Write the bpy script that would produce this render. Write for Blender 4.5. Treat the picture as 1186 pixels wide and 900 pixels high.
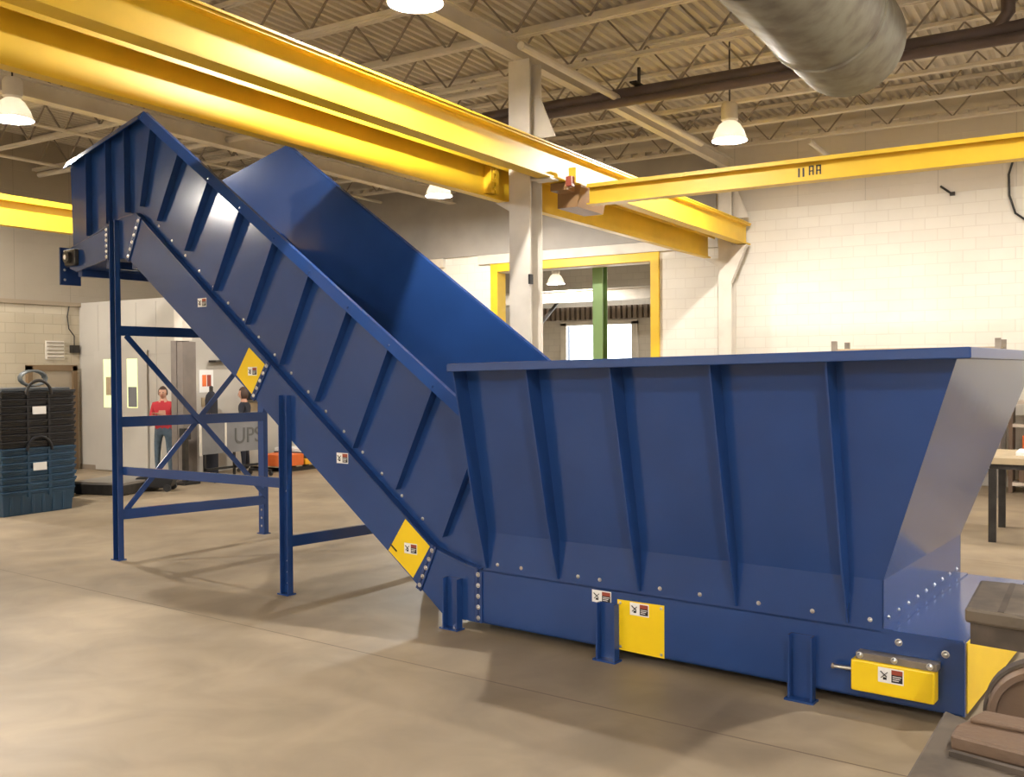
import bpy, bmesh, math, random
from mathutils import Vector, Matrix, noise
random.seed(7)
R = math.radians
for o in list(bpy.data.objects): bpy.data.objects.remove(o, do_unlink=True)
SC = bpy.context.scene
COL = SC.collection

# ------------------------------------------------------------------ camera
CAM_H = 2.0
F_PX, YAW, PITCH, ROLL = 1120.0, R(31.6), R(-1.07), R(-0.36)
fw = Vector((-math.sin(YAW)*math.cos(PITCH), math.cos(YAW)*math.cos(PITCH), math.sin(PITCH)))
rt = Vector((math.cos(YAW), math.sin(YAW), 0)); up = rt.cross(fw)
rt2 = rt*math.cos(ROLL) + up*math.sin(ROLL)
up2 = -rt*math.sin(ROLL) + up*math.cos(ROLL)
cd = bpy.data.cameras.new('camera'); cam = bpy.data.objects.new('camera', cd); COL.objects.link(cam)
M = Matrix((rt2, up2, -fw)).transposed().to_4x4(); M.translation = (0, 0, CAM_H)
cam.matrix_world = M
cd.sensor_width = 36; cd.lens = F_PX/1186*36; cd.clip_end = 200
SC.camera = cam
# ------------------------------------------------------------------ world, exposure
w = bpy.data.worlds.new('world'); SC.world = w; w.use_nodes = True
w.node_tree.nodes['Background'].inputs[0].default_value = (0.75, 0.85, 1.0, 1)
w.node_tree.nodes['Background'].inputs[1].default_value = 0.6
vs = SC.view_settings
vs.view_transform = 'Standard'; vs.look = 'None'; vs.gamma = 1; vs.use_curve_mapping = False
vs.exposure = 0.30
LAMP_STRENGTH = 4900.0
LAMP_COLOR = (1.0, 0.94, 0.86)
LAMP_Z = 5.40
LAMPS = [(-4.66, 13.62), (-5.30, 7.0), (-12.14, 7.38), (-10.76, 14.89), (-15.9, 1.2), (-10.9, -4.6),
         (-4.2, -4.0), (1.6, 0.4), (1.5, 6.9), (1.6, 13.5), (-16.6, 7.6), (-17.2, -5.6), (1.8, -5.4), (6.0, 3.5)]

# ------------------------------------------------------------------ materials
def mat(name, col, rough=0.5, metal=0.0, nscale=0, namt=0.0, bump=0.0, bscale=30, coat=0.0, emit=None, estr=0, rvar=0.0, col2=None, spec=0.5):
    m = bpy.data.materials.new(name); m.use_nodes = True
    nt = m.node_tree; N = nt.nodes; L = nt.links; b = N['Principled BSDF']
    b.inputs['Base Color'].default_value = (*col, 1); b.inputs['Roughness'].default_value = rough
    b.inputs['Metallic'].default_value = metal; b.inputs['Coat Weight'].default_value = coat
    b.inputs['Coat Roughness'].default_value = 0.08
    b.inputs['Specular IOR Level'].default_value = spec
    tc = N.new('ShaderNodeTexCoord')
    if namt or col2 or rvar:
        n = N.new('ShaderNodeTexNoise'); n.inputs['Scale'].default_value = nscale or 3; n.inputs['Detail'].default_value = 6
        L.new(tc.outputs['Object'], n.inputs['Vector'])
        mx = N.new('ShaderNodeMix'); mx.data_type = 'RGBA'
        c2 = col2 or tuple(c*(1-namt) for c in col)
        mx.inputs[6].default_value = (*col, 1); mx.inputs[7].default_value = (*c2, 1)
        rp = N.new('ShaderNodeMapRange'); rp.inputs[1].default_value = .38; rp.inputs[2].default_value = .65
        L.new(n.outputs['Fac'], rp.inputs[0]); L.new(rp.outputs[0], mx.inputs[0]); L.new(mx.outputs[2], b.inputs['Base Color'])
        if rvar:
            r2 = N.new('ShaderNodeMapRange'); r2.inputs[3].default_value = rough-rvar; r2.inputs[4].default_value = rough+rvar
            L.new(n.outputs['Fac'], r2.inputs[0]); L.new(r2.outputs[0], b.inputs['Roughness'])
    if bump:
        n2 = N.new('ShaderNodeTexNoise'); n2.inputs['Scale'].default_value = bscale; n2.inputs['Detail'].default_value = 3
        L.new(tc.outputs['Object'], n2.inputs['Vector'])
        bp = N.new('ShaderNodeBump'); bp.inputs['Strength'].default_value = bump; bp.inputs['Distance'].default_value = 0.02
        L.new(n2.outputs['Fac'], bp.inputs['Height']); L.new(bp.outputs[0], b.inputs['Normal'])
    if emit:
        b.inputs['Emission Color'].default_value = (*emit, 1); b.inputs['Emission Strength'].default_value = estr
    return m

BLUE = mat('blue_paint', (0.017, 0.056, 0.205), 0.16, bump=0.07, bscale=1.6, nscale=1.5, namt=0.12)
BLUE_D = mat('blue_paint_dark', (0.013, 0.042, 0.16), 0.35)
YEL = mat('safety_yellow', (0.90, 0.62, 0.006), 0.38, nscale=4, namt=0.05)
CRANE = mat('crane_yellow', (0.86, 0.57, 0.03), 0.42, nscale=2, namt=0.10)
STEEL = mat('bolt_steel', (0.75, 0.75, 0.75), 0.28, 1.0)
DSTEEL = mat('dark_steel', (0.06, 0.055, 0.05), 0.45, 0.6, nscale=8, namt=0.3)
GUN = mat('gun_steel', (0.32, 0.28, 0.24), 0.42, 0.7, nscale=6, namt=0.3)
RUBBER = mat('belt_rubber', (0.02, 0.02, 0.022), 0.6)
COLP = mat('column_paint', (0.72, 0.67, 0.59), 0.5, nscale=3, namt=0.12)
WHITEP = mat('white_steel_paint', (0.70, 0.64, 0.55), 0.55, nscale=2, namt=0.12)
DECKM = mat('roof_deck_paint', (0.60, 0.54, 0.45), 0.6, nscale=0.7, namt=0.2)
PIPE = mat('dark_pipe', (0.13, 0.095, 0.09), 0.45, nscale=3, namt=0.25)
GALV = mat('galvanised_duct', (0.23, 0.22, 0.165), 0.58, 0.15, nscale=5, col2=(0.16, 0.135, 0.10), rvar=0.06)
WHITE = mat('label_white', (0.85, 0.84, 0.82), 0.5)
BLACK = mat('black', (0.012, 0.012, 0.014), 0.5)
ORANGE = mat('orange', (0.75, 0.16, 0.03), 0.5)
BRICKRED = mat('label_red', (0.30, 0.05, 0.025), 0.5)
GREENP = mat('green_paint', (0.20, 0.33, 0.12), 0.5)
PANEL = mat('white_panel', (0.50, 0.47, 0.42), 0.45, nscale=1.2, namt=0.08)
GREYP = mat('grey_board', (0.21, 0.21, 0.22), 0.5, nscale=3, namt=0.15)
GREYC = mat('column_wrap', (0.20, 0.17, 0.15), 0.55, nscale=4, namt=0.2)
TUBB = mat('tub_blue_plastic', (0.016, 0.06, 0.12), 0.42, nscale=3, namt=0.25)
TUBK = mat('tub_black_plastic', (0.010, 0.010, 0.013), 0.42, nscale=3, namt=0.25)
SKIN = mat('skin', (0.50, 0.27, 0.18), 0.5)
RED = mat('red_cloth', (0.42, 0.02, 0.03), 0.8)
JEANS = mat('jeans', (0.09, 0.13, 0.17), 0.85, nscale=20, namt=0.3)
NAVY = mat('dark_cloth', (0.018, 0.02, 0.03), 0.85)
HAIR = mat('brown_hair', (0.05, 0.025, 0.015), 0.6)
WOOD = mat('bench_wood', (0.48, 0.38, 0.24), 0.6, nscale=6, namt=0.2)
BROWN = mat('machine_brown', (0.155, 0.098, 0.062), 0.5, 0.2, nscale=9, col2=(0.15, 0.10, 0.07), bump=0.15, bscale=40)
MTOP = mat('machine_plate', (0.125, 0.10, 0.075), 0.5, 0.15, nscale=9, col2=(0.075, 0.06, 0.046))
MDARK = mat('machine_side', (0.09, 0.07, 0.055), 0.55, 0.2, nscale=8, namt=0.4)
DOORB = mat('brown_door_frame', (0.20, 0.13, 0.07), 0.6)
BULB = mat('lamp_bulb', (1, 1, 1), 0.5, emit=LAMP_COLOR, estr=LAMP_STRENGTH)
REFL = mat('lamp_reflector', (0.85, 0.85, 0.83), 0.35)
_n = REFL.node_tree; _t = _n.nodes.new('ShaderNodeBsdfTranslucent'); _t.inputs[0].default_value = (1, .95, .85, 1)
_m = _n.nodes.new('ShaderNodeMixShader'); _m.inputs[0].default_value = .34
_n.links.new(_n.nodes['Principled BSDF'].outputs[0], _m.inputs[1]); _n.links.new(_t.outputs[0], _m.inputs[2]); _n.links.new(_m.outputs[0], _n.nodes['Material Output'].inputs[0])
DAY = mat('daylight_glow', (1, 1, 1), 0.5, emit=(0.92, 0.97, 1.0), estr=6.0)
GLOWG = mat('office_window_light', (0.8, 0.9, 0.5), 0.4, emit=(0.86, 0.92, 0.50), estr=0.5)
CABLE = mat('black_cable', (0.02, 0.018, 0.016), 0.5)

def floor_mat():
    m = bpy.data.materials.new('concrete_floor'); m.use_nodes = True
    nt = m.node_tree; N = nt.nodes; L = nt.links; b = N['Principled BSDF']
    g = N.new('ShaderNodeNewGeometry')
    def noi(s, d=5, dist=0.0):
        n = N.new('ShaderNodeTexNoise'); n.inputs['Scale'].default_value = s; n.inputs['Detail'].default_value = d
        n.inputs['Distortion'].default_value = dist
        L.new(g.outputs['Position'], n.inputs['Vector']); return n
    def ramp(src, a, c1, e, c2):
        r = N.new('ShaderNodeValToRGB'); r.color_ramp.elements[0].position = a; r.color_ramp.elements[1].position = e
        r.color_ramp.elements[0].color = (*c1, 1); r.color_ramp.elements[1].color = (*c2, 1)
        L.new(src, r.inputs[0]); return r
    r1 = ramp(noi(0.35, 6, 0.8).outputs['Fac'], .33, (0.265, 0.205, 0.135), .68, (0.42, 0.335, 0.23))
    r2 = ramp(noi(1.7, 9, 0.9).outputs['Fac'], .32, (0.74, 0.74, 0.75), .70, (1, 1, 1))
    mm = N.new('ShaderNodeMix'); mm.data_type = 'RGBA'; mm.blend_type = 'MULTIPLY'; mm.inputs[0].default_value = 1
    L.new(r1.outputs[0], mm.inputs[6]); L.new(r2.outputs[0], mm.inputs[7])
    # oil stains of their own round shapes
    v = N.new('ShaderNodeTexVoronoi'); v.inputs['Scale'].default_value = 0.55; v.inputs['Randomness'].default_value = 1
    L.new(g.outputs['Position'], v.inputs['Vector'])
    nd = N.new('ShaderNodeMath'); nd.operation = 'ADD'
    n3 = noi(6, 3); sc = N.new('ShaderNodeMath'); sc.operation = 'MULTIPLY'; sc.inputs[1].default_value = .12
    L.new(n3.outputs['Fac'], sc.inputs[0]); L.new(v.outputs['Distance'], nd.inputs[0]); L.new(sc.outputs[0], nd.inputs[1])
    r3 = ramp(nd.outputs[0], .10, (0.62, 0.60, 0.56), .16, (1, 1, 1))
    m3 = N.new('ShaderNodeMix'); m3.data_type = 'RGBA'; m3.blend_type = 'MULTIPLY'; m3.inputs[0].default_value = .8
    L.new(mm.outputs[2], m3.inputs[6]); L.new(r3.outputs[0], m3.inputs[7])
    # cast joints (building grid)
    sx = N.new('ShaderNodeSeparateXYZ'); L.new(g.outputs['Position'], sx.inputs[0])
    last = m3.outputs[2]
    for per in (6.0,):
        k_ = N.new('ShaderNodeMath'); k_.operation = 'MULTIPLY_ADD'; k_.inputs[1].default_value = .0716; L.new(sx.outputs[0], k_.inputs[0]); L.new(sx.outputs[1], k_.inputs[2])
        a = N.new('ShaderNodeMath'); a.operation = 'ADD'; a.inputs[1].default_value = 600-4.943; L.new(k_.outputs[0], a.inputs[0])
        q = N.new('ShaderNodeMath'); q.operation = 'MODULO'; q.inputs[1].default_value = per; L.new(a.outputs[0], q.inputs[0])
        c = N.new('ShaderNodeMath'); c.operation = 'LESS_THAN'; c.inputs[1].default_value = 0.014; L.new(q.outputs[0], c.inputs[0])
        mj = N.new('ShaderNodeMix'); mj.data_type = 'RGBA'; mj.inputs[7].default_value = (0.16, 0.115, 0.075, 1)
        L.new(c.outputs[0], mj.inputs[0]); L.new(last, mj.inputs[6]); last = mj.outputs[2]
    L.new(last, b.inputs['Base Color'])
    rr = N.new('ShaderNodeMapRange'); rr.inputs[3].default_value = .36; rr.inputs[4].default_value = .62
    L.new(noi(1.1, 5).outputs['Fac'], rr.inputs[0]); L.new(rr.outputs[0], b.inputs['Roughness'])
    b.inputs['Specular IOR Level'].default_value = 0.35
    return m

def block_mat(name, c1, c2, mortar, split=None, up_c=None):
    """painted block wall; above z = split a second tone with tall seams: left cladding, back wall painted lamp-cutoff shade"""
    m = bpy.data.materials.new(name); m.use_nodes = True
    nt = m.node_tree; N = nt.nodes; L = nt.links; b = N['Principled BSDF']
    g = N.new('ShaderNodeNewGeometry'); s = N.new('ShaderNodeSeparateXYZ'); L.new(g.outputs['Position'], s.inputs[0])
    a = N.new('ShaderNodeMath'); a.operation = 'ADD'; L.new(s.outputs[0], a.inputs[0]); L.new(s.outputs[1], a.inputs[1])
    c = N.new('ShaderNodeCombineXYZ'); L.new(a.outputs[0], c.inputs[0]); L.new(s.outputs[2], c.inputs[1])
    br = N.new('ShaderNodeTexBrick'); L.new(c.outputs[0], br.inputs['Vector'])
    br.inputs['Scale'].default_value = 1; br.inputs['Brick Width'].default_value = .4; br.inputs['Row Height'].default_value = .2
    br.inputs['Mortar Size'].default_value = .008; br.inputs['Mortar Smooth'].default_value = .4
    br.inputs['Color1'].default_value = (*c1, 1); br.inputs['Color2'].default_value = (*c2, 1); br.inputs['Mortar'].default_value = (*mortar, 1)
    out = br.outputs['Color']
    n = N.new('ShaderNodeTexNoise'); n.inputs['Scale'].default_value = .8; n.inputs['Detail'].default_value = 6
    L.new(g.outputs['Position'], n.inputs['Vector'])
    r = N.new('ShaderNodeMapRange'); r.inputs[3].default_value = .84; r.inputs[4].default_value = 1.08; L.new(n.outputs['Fac'], r.inputs[0])
    if split is not None:
        w_ = N.new('ShaderNodeMath'); w_.operation = 'MODULO'; w_.inputs[1].default_value = 1.2
        ad = N.new('ShaderNodeMath'); ad.operation = 'ADD'; ad.inputs[1].default_value = 120; L.new(a.outputs[0], ad.inputs[0]); L.new(ad.outputs[0], w_.inputs[0])
        lt = N.new('ShaderNodeMath'); lt.operation = 'LESS_THAN'; lt.inputs[1].default_value = .015; L.new(w_.outputs[0], lt.inputs[0])
        mu = N.new('ShaderNodeMix'); mu.data_type = 'RGBA'; mu.inputs[6].default_value = (*up_c, 1); mu.inputs[7].default_value = (*[x*.8 for x in up_c], 1)
        L.new(lt.outputs[0], mu.inputs[0])
        gt = N.new('ShaderNodeMath'); gt.operation = 'GREATER_THAN'; gt.inputs[1].default_value = split; L.new(s.outputs[2], gt.inputs[0])
        ms = N.new('ShaderNodeMix'); ms.data_type = 'RGBA'; L.new(gt.outputs[0], ms.inputs[0]); L.new(out, ms.inputs[6]); L.new(mu.outputs[2], ms.inputs[7])
        out = ms.outputs[2]
    m2 = N.new('ShaderNodeMix'); m2.data_type = 'RGBA'; m2.blend_type = 'MULTIPLY'; m2.inputs[0].default_value = 1
    L.new(out, m2.inputs[6]); L.new(r.outputs[0], m2.inputs[7]); L.new(m2.outputs[2], b.inputs['Base Color'])
    b.inputs['Roughness'].default_value = .55
    bp = N.new('ShaderNodeBump'); bp.inputs['Strength'].default_value = .35; bp.inputs['Distance'].default_value = .01; bp.invert = True
    L.new(br.outputs['Fac'], bp.inputs['Height']); L.new(bp.outputs[0], b.inputs['Normal'])
    return m
FLOOR = floor_mat()
WALL_B = block_mat('painted_block_back', (0.86, 0.82, 0.74), (0.83, 0.79, 0.71), (0.77, 0.72, 0.64), 5.0, (0.73, 0.67, 0.585))  # darker top band: dimming above the lamp cutoff put into the colour
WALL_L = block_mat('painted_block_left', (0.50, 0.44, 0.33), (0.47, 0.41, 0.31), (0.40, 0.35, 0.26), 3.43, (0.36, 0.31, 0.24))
WALL_F = block_mat('painted_block_far_bay', (0.62, 0.58, 0.50), (0.58, 0.54, 0.47), (0.5, 0.46, 0.4))

# ------------------------------------------------------------------ mesh helpers
class MB:
    def __init__(self): self.bm = bmesh.new()
    def box(self, x0, x1, y0, y1, z0, z1, M=None):
        vs_ = [self.bm.verts.new(v) for v in ((x0,y0,z0),(x1,y0,z0),(x1,y1,z0),(x0,y1,z0),(x0,y0,z1),(x1,y0,z1),(x1,y1,z1),(x0,y1,z1))]
        for f in ((0,3,2,1),(4,5,6,7),(0,1,5,4),(1,2,6,5),(2,3,7,6),(3,0,4,7)): self.bm.faces.new([vs_[i] for i in f])
        if M:
            for v in vs_: v.co = M @ v.co
        return self
    def hexa(self, a, b):
        """a, b: two quads (4 points each), joined to a solid"""
        va = [self.bm.verts.new(p) for p in a]; vb = [self.bm.verts.new(p) for p in b]
        self.bm.faces.new(va[::-1]); self.bm.faces.new(vb); n = len(a)
        for i in range(n): self.bm.faces.new([va[i], va[(i+1)%n], vb[(i+1)%n], vb[i]])
        return self
    def prism(self, pts, ax, a, b):
        """polygon pts in the two other axes, extruded along axis ax from a to b"""
        def P(p, t):
            l = list(p); l.insert(ax, t); return Vector(l)
        return self.hexa([P(p, a) for p in pts], [P(p, b) for p in pts])
    def bar(self, p0, p1, w, h, upv=(0,0,1)):
        p0, p1 = Vector(p0), Vector(p1); d = (p1-p0).normalized(); u = Vector(upv)
        s = d.cross(u)
        if s.length < 1e-4: s = d.cross(Vector((1,0,0)))
        s.normalize(); u = s.cross(d)
        q = [(-1,-1),(1,-1),(1,1),(-1,1)]
        return self.hexa([p0+s*a*w/2+u*b*h/2 for a, b in q], [p1+s*a*w/2+u*b*h/2 for a, b in q])
    def tube(self, pts, r, n=10, cap=True):
        pts = [Vector(p) for p in pts]; rings = []
        prev = None
        for i, p in enumerate(pts):
            d = (pts[min(i+1, len(pts)-1)]-pts[max(i-1, 0)]).normalized()
            if prev is None:
                s = d.cross(Vector((0,0,1)));
                if s.length < 1e-3: s = d.cross(Vector((1,0,0)))
            else: s = prev - d*prev.dot(d)
            s.normalize(); prev = s; t = d.cross(s)
            rr = r[i] if isinstance(r, (list, tuple)) else r
            rings.append([self.bm.verts.new(p+s*math.cos(a)*rr+t*math.sin(a)*rr) for a in [2*math.pi*k/n for k in range(n)]])
        for A, B in zip(rings, rings[1:]):
            for k in range(n): self.bm.faces.new([A[k], A[(k+1)%n], B[(k+1)%n], B[k]])
        if cap: self.bm.faces.new(rings[0][::-1]); self.bm.faces.new(rings[-1])
        return self
    def lathe(self, prof, n=24, M=None, cap=False):
        """prof: list of (r, z)"""
        rings = []
        for r, z in prof:
            ring = []
            for k in range(n):
                a = 2*math.pi*k/n; v = Vector((max(r, 1e-4)*math.cos(a), max(r, 1e-4)*math.sin(a), z))
                ring.append(self.bm.verts.new(M @ v if M else v))
            rings.append(ring)
        for A, B in zip(rings, rings[1:]):
            for k in range(n): self.bm.faces.new([A[k], A[(k+1)%n], B[(k+1)%n], B[k]])
        if cap: self.bm.faces.new(rings[0][::-1]); self.bm.faces.new(rings[-1])
        return self
    def ibeam(self, axis, a, b, cx, z0, z1, fwid, tf=.02, tw=.012):
        """I section running along axis 0 or 1 centred on cx of the other axis"""
        h = fwid/2; w2 = tw/2
        pts = [(cx-h,z0),(cx+h,z0),(cx+h,z0+tf),(cx+w2,z0+tf),(cx+w2,z1-tf),(cx+h,z1-tf),(cx+h,z1),(cx-h,z1),(cx-h,z1-tf),(cx-w2,z1-tf),(cx-w2,z0+tf),(cx-h,z0+tf)]
        return self.prism(pts, axis, a, b)
    def build(self, name, m, parent=None, loc=None, smooth=False, bevel=0, off=None):
        """off: shift subtracted from the coordinates (shape authored in the room, object placed at off)"""
        bm = self.bm
        bmesh.ops.recalc_face_normals(bm, faces=bm.faces[:])
        if off is not None:
            for v in bm.verts: v.co -= Vector(off)
        me = bpy.data.meshes.new(name); bm.to_mesh(me); bm.free()
        o = bpy.data.objects.new(name, me); COL.objects.link(o)
        if m: me.materials.append(m)
        if smooth:
            for p in me.polygons: p.use_smooth = True
            try: me.set_sharp_from_angle(angle=R(40))
            except Exception: pass
        if parent: o.parent = parent
        if loc is not None: o.location = loc
        elif off is not None and parent is None: o.location = off
        if bevel:
            md = o.modifiers.new('bevel', 'BEVEL'); md.width = bevel; md.segments = 2; md.limit_method = 'ANGLE'
        return o

def tag(o, label=None, cat=None, group=None, kind=None):
    if label: o['label'] = label
    if cat: o['category'] = cat
    if group: o['group'] = group
    if kind: o['kind'] = kind
    return o
def thing(name, label, cat, loc=(0,0,0), rz=0, group=None):
    o = bpy.data.objects.new(name, None); COL.objects.link(o); o.location = loc; o.rotation_euler = (0,0,rz)
    o.empty_display_size = .2
    return tag(o, label, cat, group)
def struct(name, mb, m, **k): return tag(mb.build(name, m, **k), kind='structure')
def copy_tree(o, parent=None):
    c = o.copy(); COL.objects.link(c); c.parent = parent
    for ch in list(o.children): copy_tree(ch, c)
    return c
def dup(o, loc, label, rz=None, group=None):
    c = copy_tree(o); c.location = loc
    if rz is not None: c.rotation_euler = (0,0,rz)
    c['label'] = label
    if group: c['group'] = group
    return c
ORD = ['first','second','third','fourth','fifth','sixth','seventh','eighth','ninth','tenth','eleventh','twelfth','thirteenth','fourteenth','fifteenth','sixteenth','seventeenth','eighteenth']

# ================================================================== ROOM
XL, XR, YF, YB, ZC = -18.3, 8.0, -8.0, 18.1, 6.72
struct('floor', MB().box(XL-.2, XR+.2, YF-.2, 28.3, -.15, 0), FLOOR)
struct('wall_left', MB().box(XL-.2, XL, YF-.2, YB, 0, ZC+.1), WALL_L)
struct('wall_right', MB().box(XR, XR+.2, YF-.2, YB, 0, ZC+.1), WALL_B)
struct('wall_front', MB().box(XL-.2, XR+.2, YF-.2, YF, 0, ZC+.1), WALL_B)
OX0, OX1, OZ = -11.62, -7.66, 4.16      # opening to the next bay
wb = MB().box(XL-.2, OX0, YB, YB+.25, 0, ZC+.1).box(OX1, XR+.2, YB, YB+.25, 0, ZC+.1).box(OX0, OX1, YB, YB+.25, OZ, ZC+.1)
struct('wall_back', wb, WALL_B)
# corrugated roof deck, flutes run with the depth of the hall
pts = []; x = XL-.2
prof = []
while x < XR+.2:
    prof += [(x, ZC), (x+.055, ZC), (x+.075, ZC+.05), (x+.135, ZC+.05)]; x += .155
mb = MB(); lo = [mb.bm.verts.new((px, YF-.2, pz)) for px, pz in prof]; hi = [mb.bm.verts.new((px, YB+.3, pz)) for px, pz in prof]
for i in range(len(lo)-1): mb.bm.faces.new([lo[i], hi[i], hi[i+1], lo[i+1]])
deck = struct('ceiling', mb, DECKM)
md = deck.modifiers.new('thick', 'SOLIDIFY'); md.thickness = .02; md.offset = 1
# trims on the back wall
struct('wall_back_upper', MB().box(XL, -6.45, YB-.06, YB, 4.57, 6.28), mat('shaded_grey_cladding', (0.40, 0.37, 0.33), .6, nscale=1.5, namt=.12))  # cladding, its grey darkened to hold the shade of the upper band
struct('trim_1', MB().box(-15.3, -12.9, YB-.10, YB, 4.36, 4.56).box(-11.95, -6.4, YB-.10, YB, 4.36, 4.56), COLP)
mb = MB().box(XL, XR, YB-.12, YB, 6.36, 6.44)
x = XL
while x < XR: mb.box(x, x+.16, YB-.10, YB, 6.29, 6.36); x += .31
struct('trim_2', mb, WHITEP)
struct('trim_3', MB().box(XL, XL+.07, YF, YB, 3.38, 3.46), mat('trim_brown', (0.30, 0.24, 0.17), 0.6))
# yellow painted frame round the opening
fr = thing('opening_frame', 'yellow steel frame lining the wide opening in the back wall', 'door frame', ((OX0+OX1)/2, YB, 0))
o_ = ((OX0+OX1)/2, YB, 0)
MB().box(OX0-.02, OX0+.16, YB-.06, YB+.28, 0, OZ+.02).build('jamb', CRANE, fr, off=o_)
MB().box(OX1-.16, OX1+.02, YB-.06, YB+.28, 0, OZ+.02).build('jamb', CRANE, fr, off=o_)
MB().box(OX0-.02, OX1+.02, YB-.06, YB+.28, OZ+.02, OZ+.22).build('lintel', CRANE, fr, off=o_)

# ---- next bay seen through the opening
struct('wall_far', MB().box(-18.5, -14.9, 27.5, 27.7, 0, 6).box(-12.45, -2, 27.5, 27.7, 0, 6).box(-14.9, -12.45, 27.5, 27.7, 3.42, 6), WALL_F)
struct('wall_bay_left', MB().box(-18.6, -18.4, YB+.25, 27.5, 0, 6), WALL_F)
struct('wall_bay_right', MB().box(-2.2, -2, YB+.25, 27.5, 0, 6), WALL_F)
struct('ceiling_far_bay', MB().box(-18.6, -2, YB+.25, 27.7, 5.9, 6.0), DECKM)
struct('window_1', MB().box(-14.9, -12.45, 27.85, 27.9, 0, 3.42), DAY)
tag(MB().box(-15.0, -14.8, 27.40, 27.5, 0, 3.5).box(-12.52, -12.32, 27.40, 27.5, 0, 3.5).box(-15.0, -12.32, 27.40, 27.5, 3.42, 3.55).build('dock_door_frame', COLP, off=(-13.7, 27.45, 0)),
    'beige frame round the bright dock door of the next bay', 'door frame')
tag(MB().box(-18.3, -16.3, 27.38, 27.46, 0, 4.1).build('white_door_panel', WHITE, off=(-17.3, 27.42, 0)), 'white door panel of the next bay left of the bright dock door', 'door panel')
gp = thing('green_post', 'pale green steel post behind the opening, standing in the next bay', 'post', (-9.42, 19.0, 0))
MB().ibeam(2, 0, 1, 0, -.11, .11, .22).bm.free()
m_ = MB(); m_.box(-.12,.12,-.12,-.10,0,5.9).box(-.12,.12,.10,.12,0,5.9).box(-.012,.012,-.10,.10,0,5.9).build('shaft', GREENP, gp)
MB().box(-.2,.2,-.2,.2,0,.03).build('base_plate', GREENP, gp)
b0 = tag(MB().ibeam(0, -18.4, -2.2, 25.0, 3.98, 4.32, .3).build('bay_girder', COLP, off=(-10, 25.0, 3.98)), 'beige horizontal steel girder above the bright dock door, next bay', 'beam')
tag(MB().ibeam(0, -18.4, -2.2, 20.6, 4.9, 5.2, .2).build('bay_girder', WHITEP, off=(-10, 20.6, 4.9)), 'pale roof girder of the next bay nearest the yellow opening', 'beam')
tag(MB().ibeam(0, -18.4, -2.2, 22.8, 5.0, 5.3, .2).build('bay_girder', WHITEP, off=(-10, 22.8, 5.0)), 'pale roof girder of the next bay between its other two girders', 'beam')
mb = MB()
for k in range(40): mb.box(-16+k*.18, -15.9+k*.18, 27.3, 27.45, 3.6, 4.0)
tag(mb.build('ribbed_curtain', mat('rib_brown', (0.22, 0.17, 0.13), 0.6), off=(-12.4, 27.4, 3.6)), 'brown ribbed strip hanging above the far dock door', 'curtain')
tag(MB().tube([(-15.6, 25.2, 2.2), (-13.9, 25.2, 4.0)], .05).build('diagonal_brace', DSTEEL, off=(-14.7, 25.2, 2.2)), 'dark diagonal brace left of the green post in the next bay', 'brace')
tag(MB().box(-8.2, -7.9, 20.4, 20.6, 0, 2.75).build('blue_cabinet', mat('pale_blue', (0.10, 0.17, 0.22), .5), off=(-8.05, 20.5, 0)), 'blue cabinet edge beside right jamb of the yellow opening', 'cabinet')
tag(MB().box(-8.62, -8.26, 20.58, 20.63, 2.35, 3.05).build('white_notice', WHITE, off=(-8.44, 20.60, 2.35)), 'white notice board left of the blue cabinet', 'sign')
tag(MB().box(-8.9, -8.0, 20.64, 20.74, 0, 3.3).build('partition_post', COLP, off=(-8.45, 20.69, 0)), 'cream partition panel behind the white notice board', 'panel')

# ================================================================== ROOF STEEL
def joist(y, i):
    t = thing('roof_joist', f'cream open web roof joist, {ORD[i]} out from the back wall', 'roof joist', (-5.15, y, 6.05), 0, 'open web joists under the roof deck')
    return t
jt = joist(17.2, 0)
MB().box(-13.1, 13.1, -.05, -.01, -.02, .03).box(-13.1, 13.1, .01, .05, -.02, .03).build('bottom_chord', WHITEP, jt)
MB().box(-13.1, 13.1, -.05, -.01, .60, .65).box(-13.1, 13.1, .01, .05, .60, .65).build('top_chord', WHITEP, jt)
mb = MB(); x = -13.0; s = 0
while x < 12.9:
    mb.bar((x, 0, .03 if s % 2 == 0 else .60), (x+.5, 0, .60 if s % 2 == 0 else .03), .022, .022, (0,1,0)); x += .5; s += 1
mb.build('web', mat('joist_web', (0.26, 0.22, 0.18), .55), jt)
YJ = [17.2-1.42*k for k in range(13)]
for i, y in enumerate(YJ[1:], 1):
    dup(jt, (-5.15, y, 6.05), f'cream open web roof joist, {ORD[i]} out from the back wall')
tag(MB().ibeam(1, YF+.1, YB-.13, -6.15, 5.80, 6.02, .13).build('roof_girder', WHITEP, off=(-6.15, 5, 5.76)), 'cream roof girder running over the line of columns', 'beam')
tag(MB().ibeam(1, YF+.1, YB-.13, -12.6, 5.76, 6.02, .2).build('roof_girder', WHITEP, off=(-12.6, 5, 5.76)), 'cream roof girder at the left of the hall above the bins', 'beam')
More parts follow.
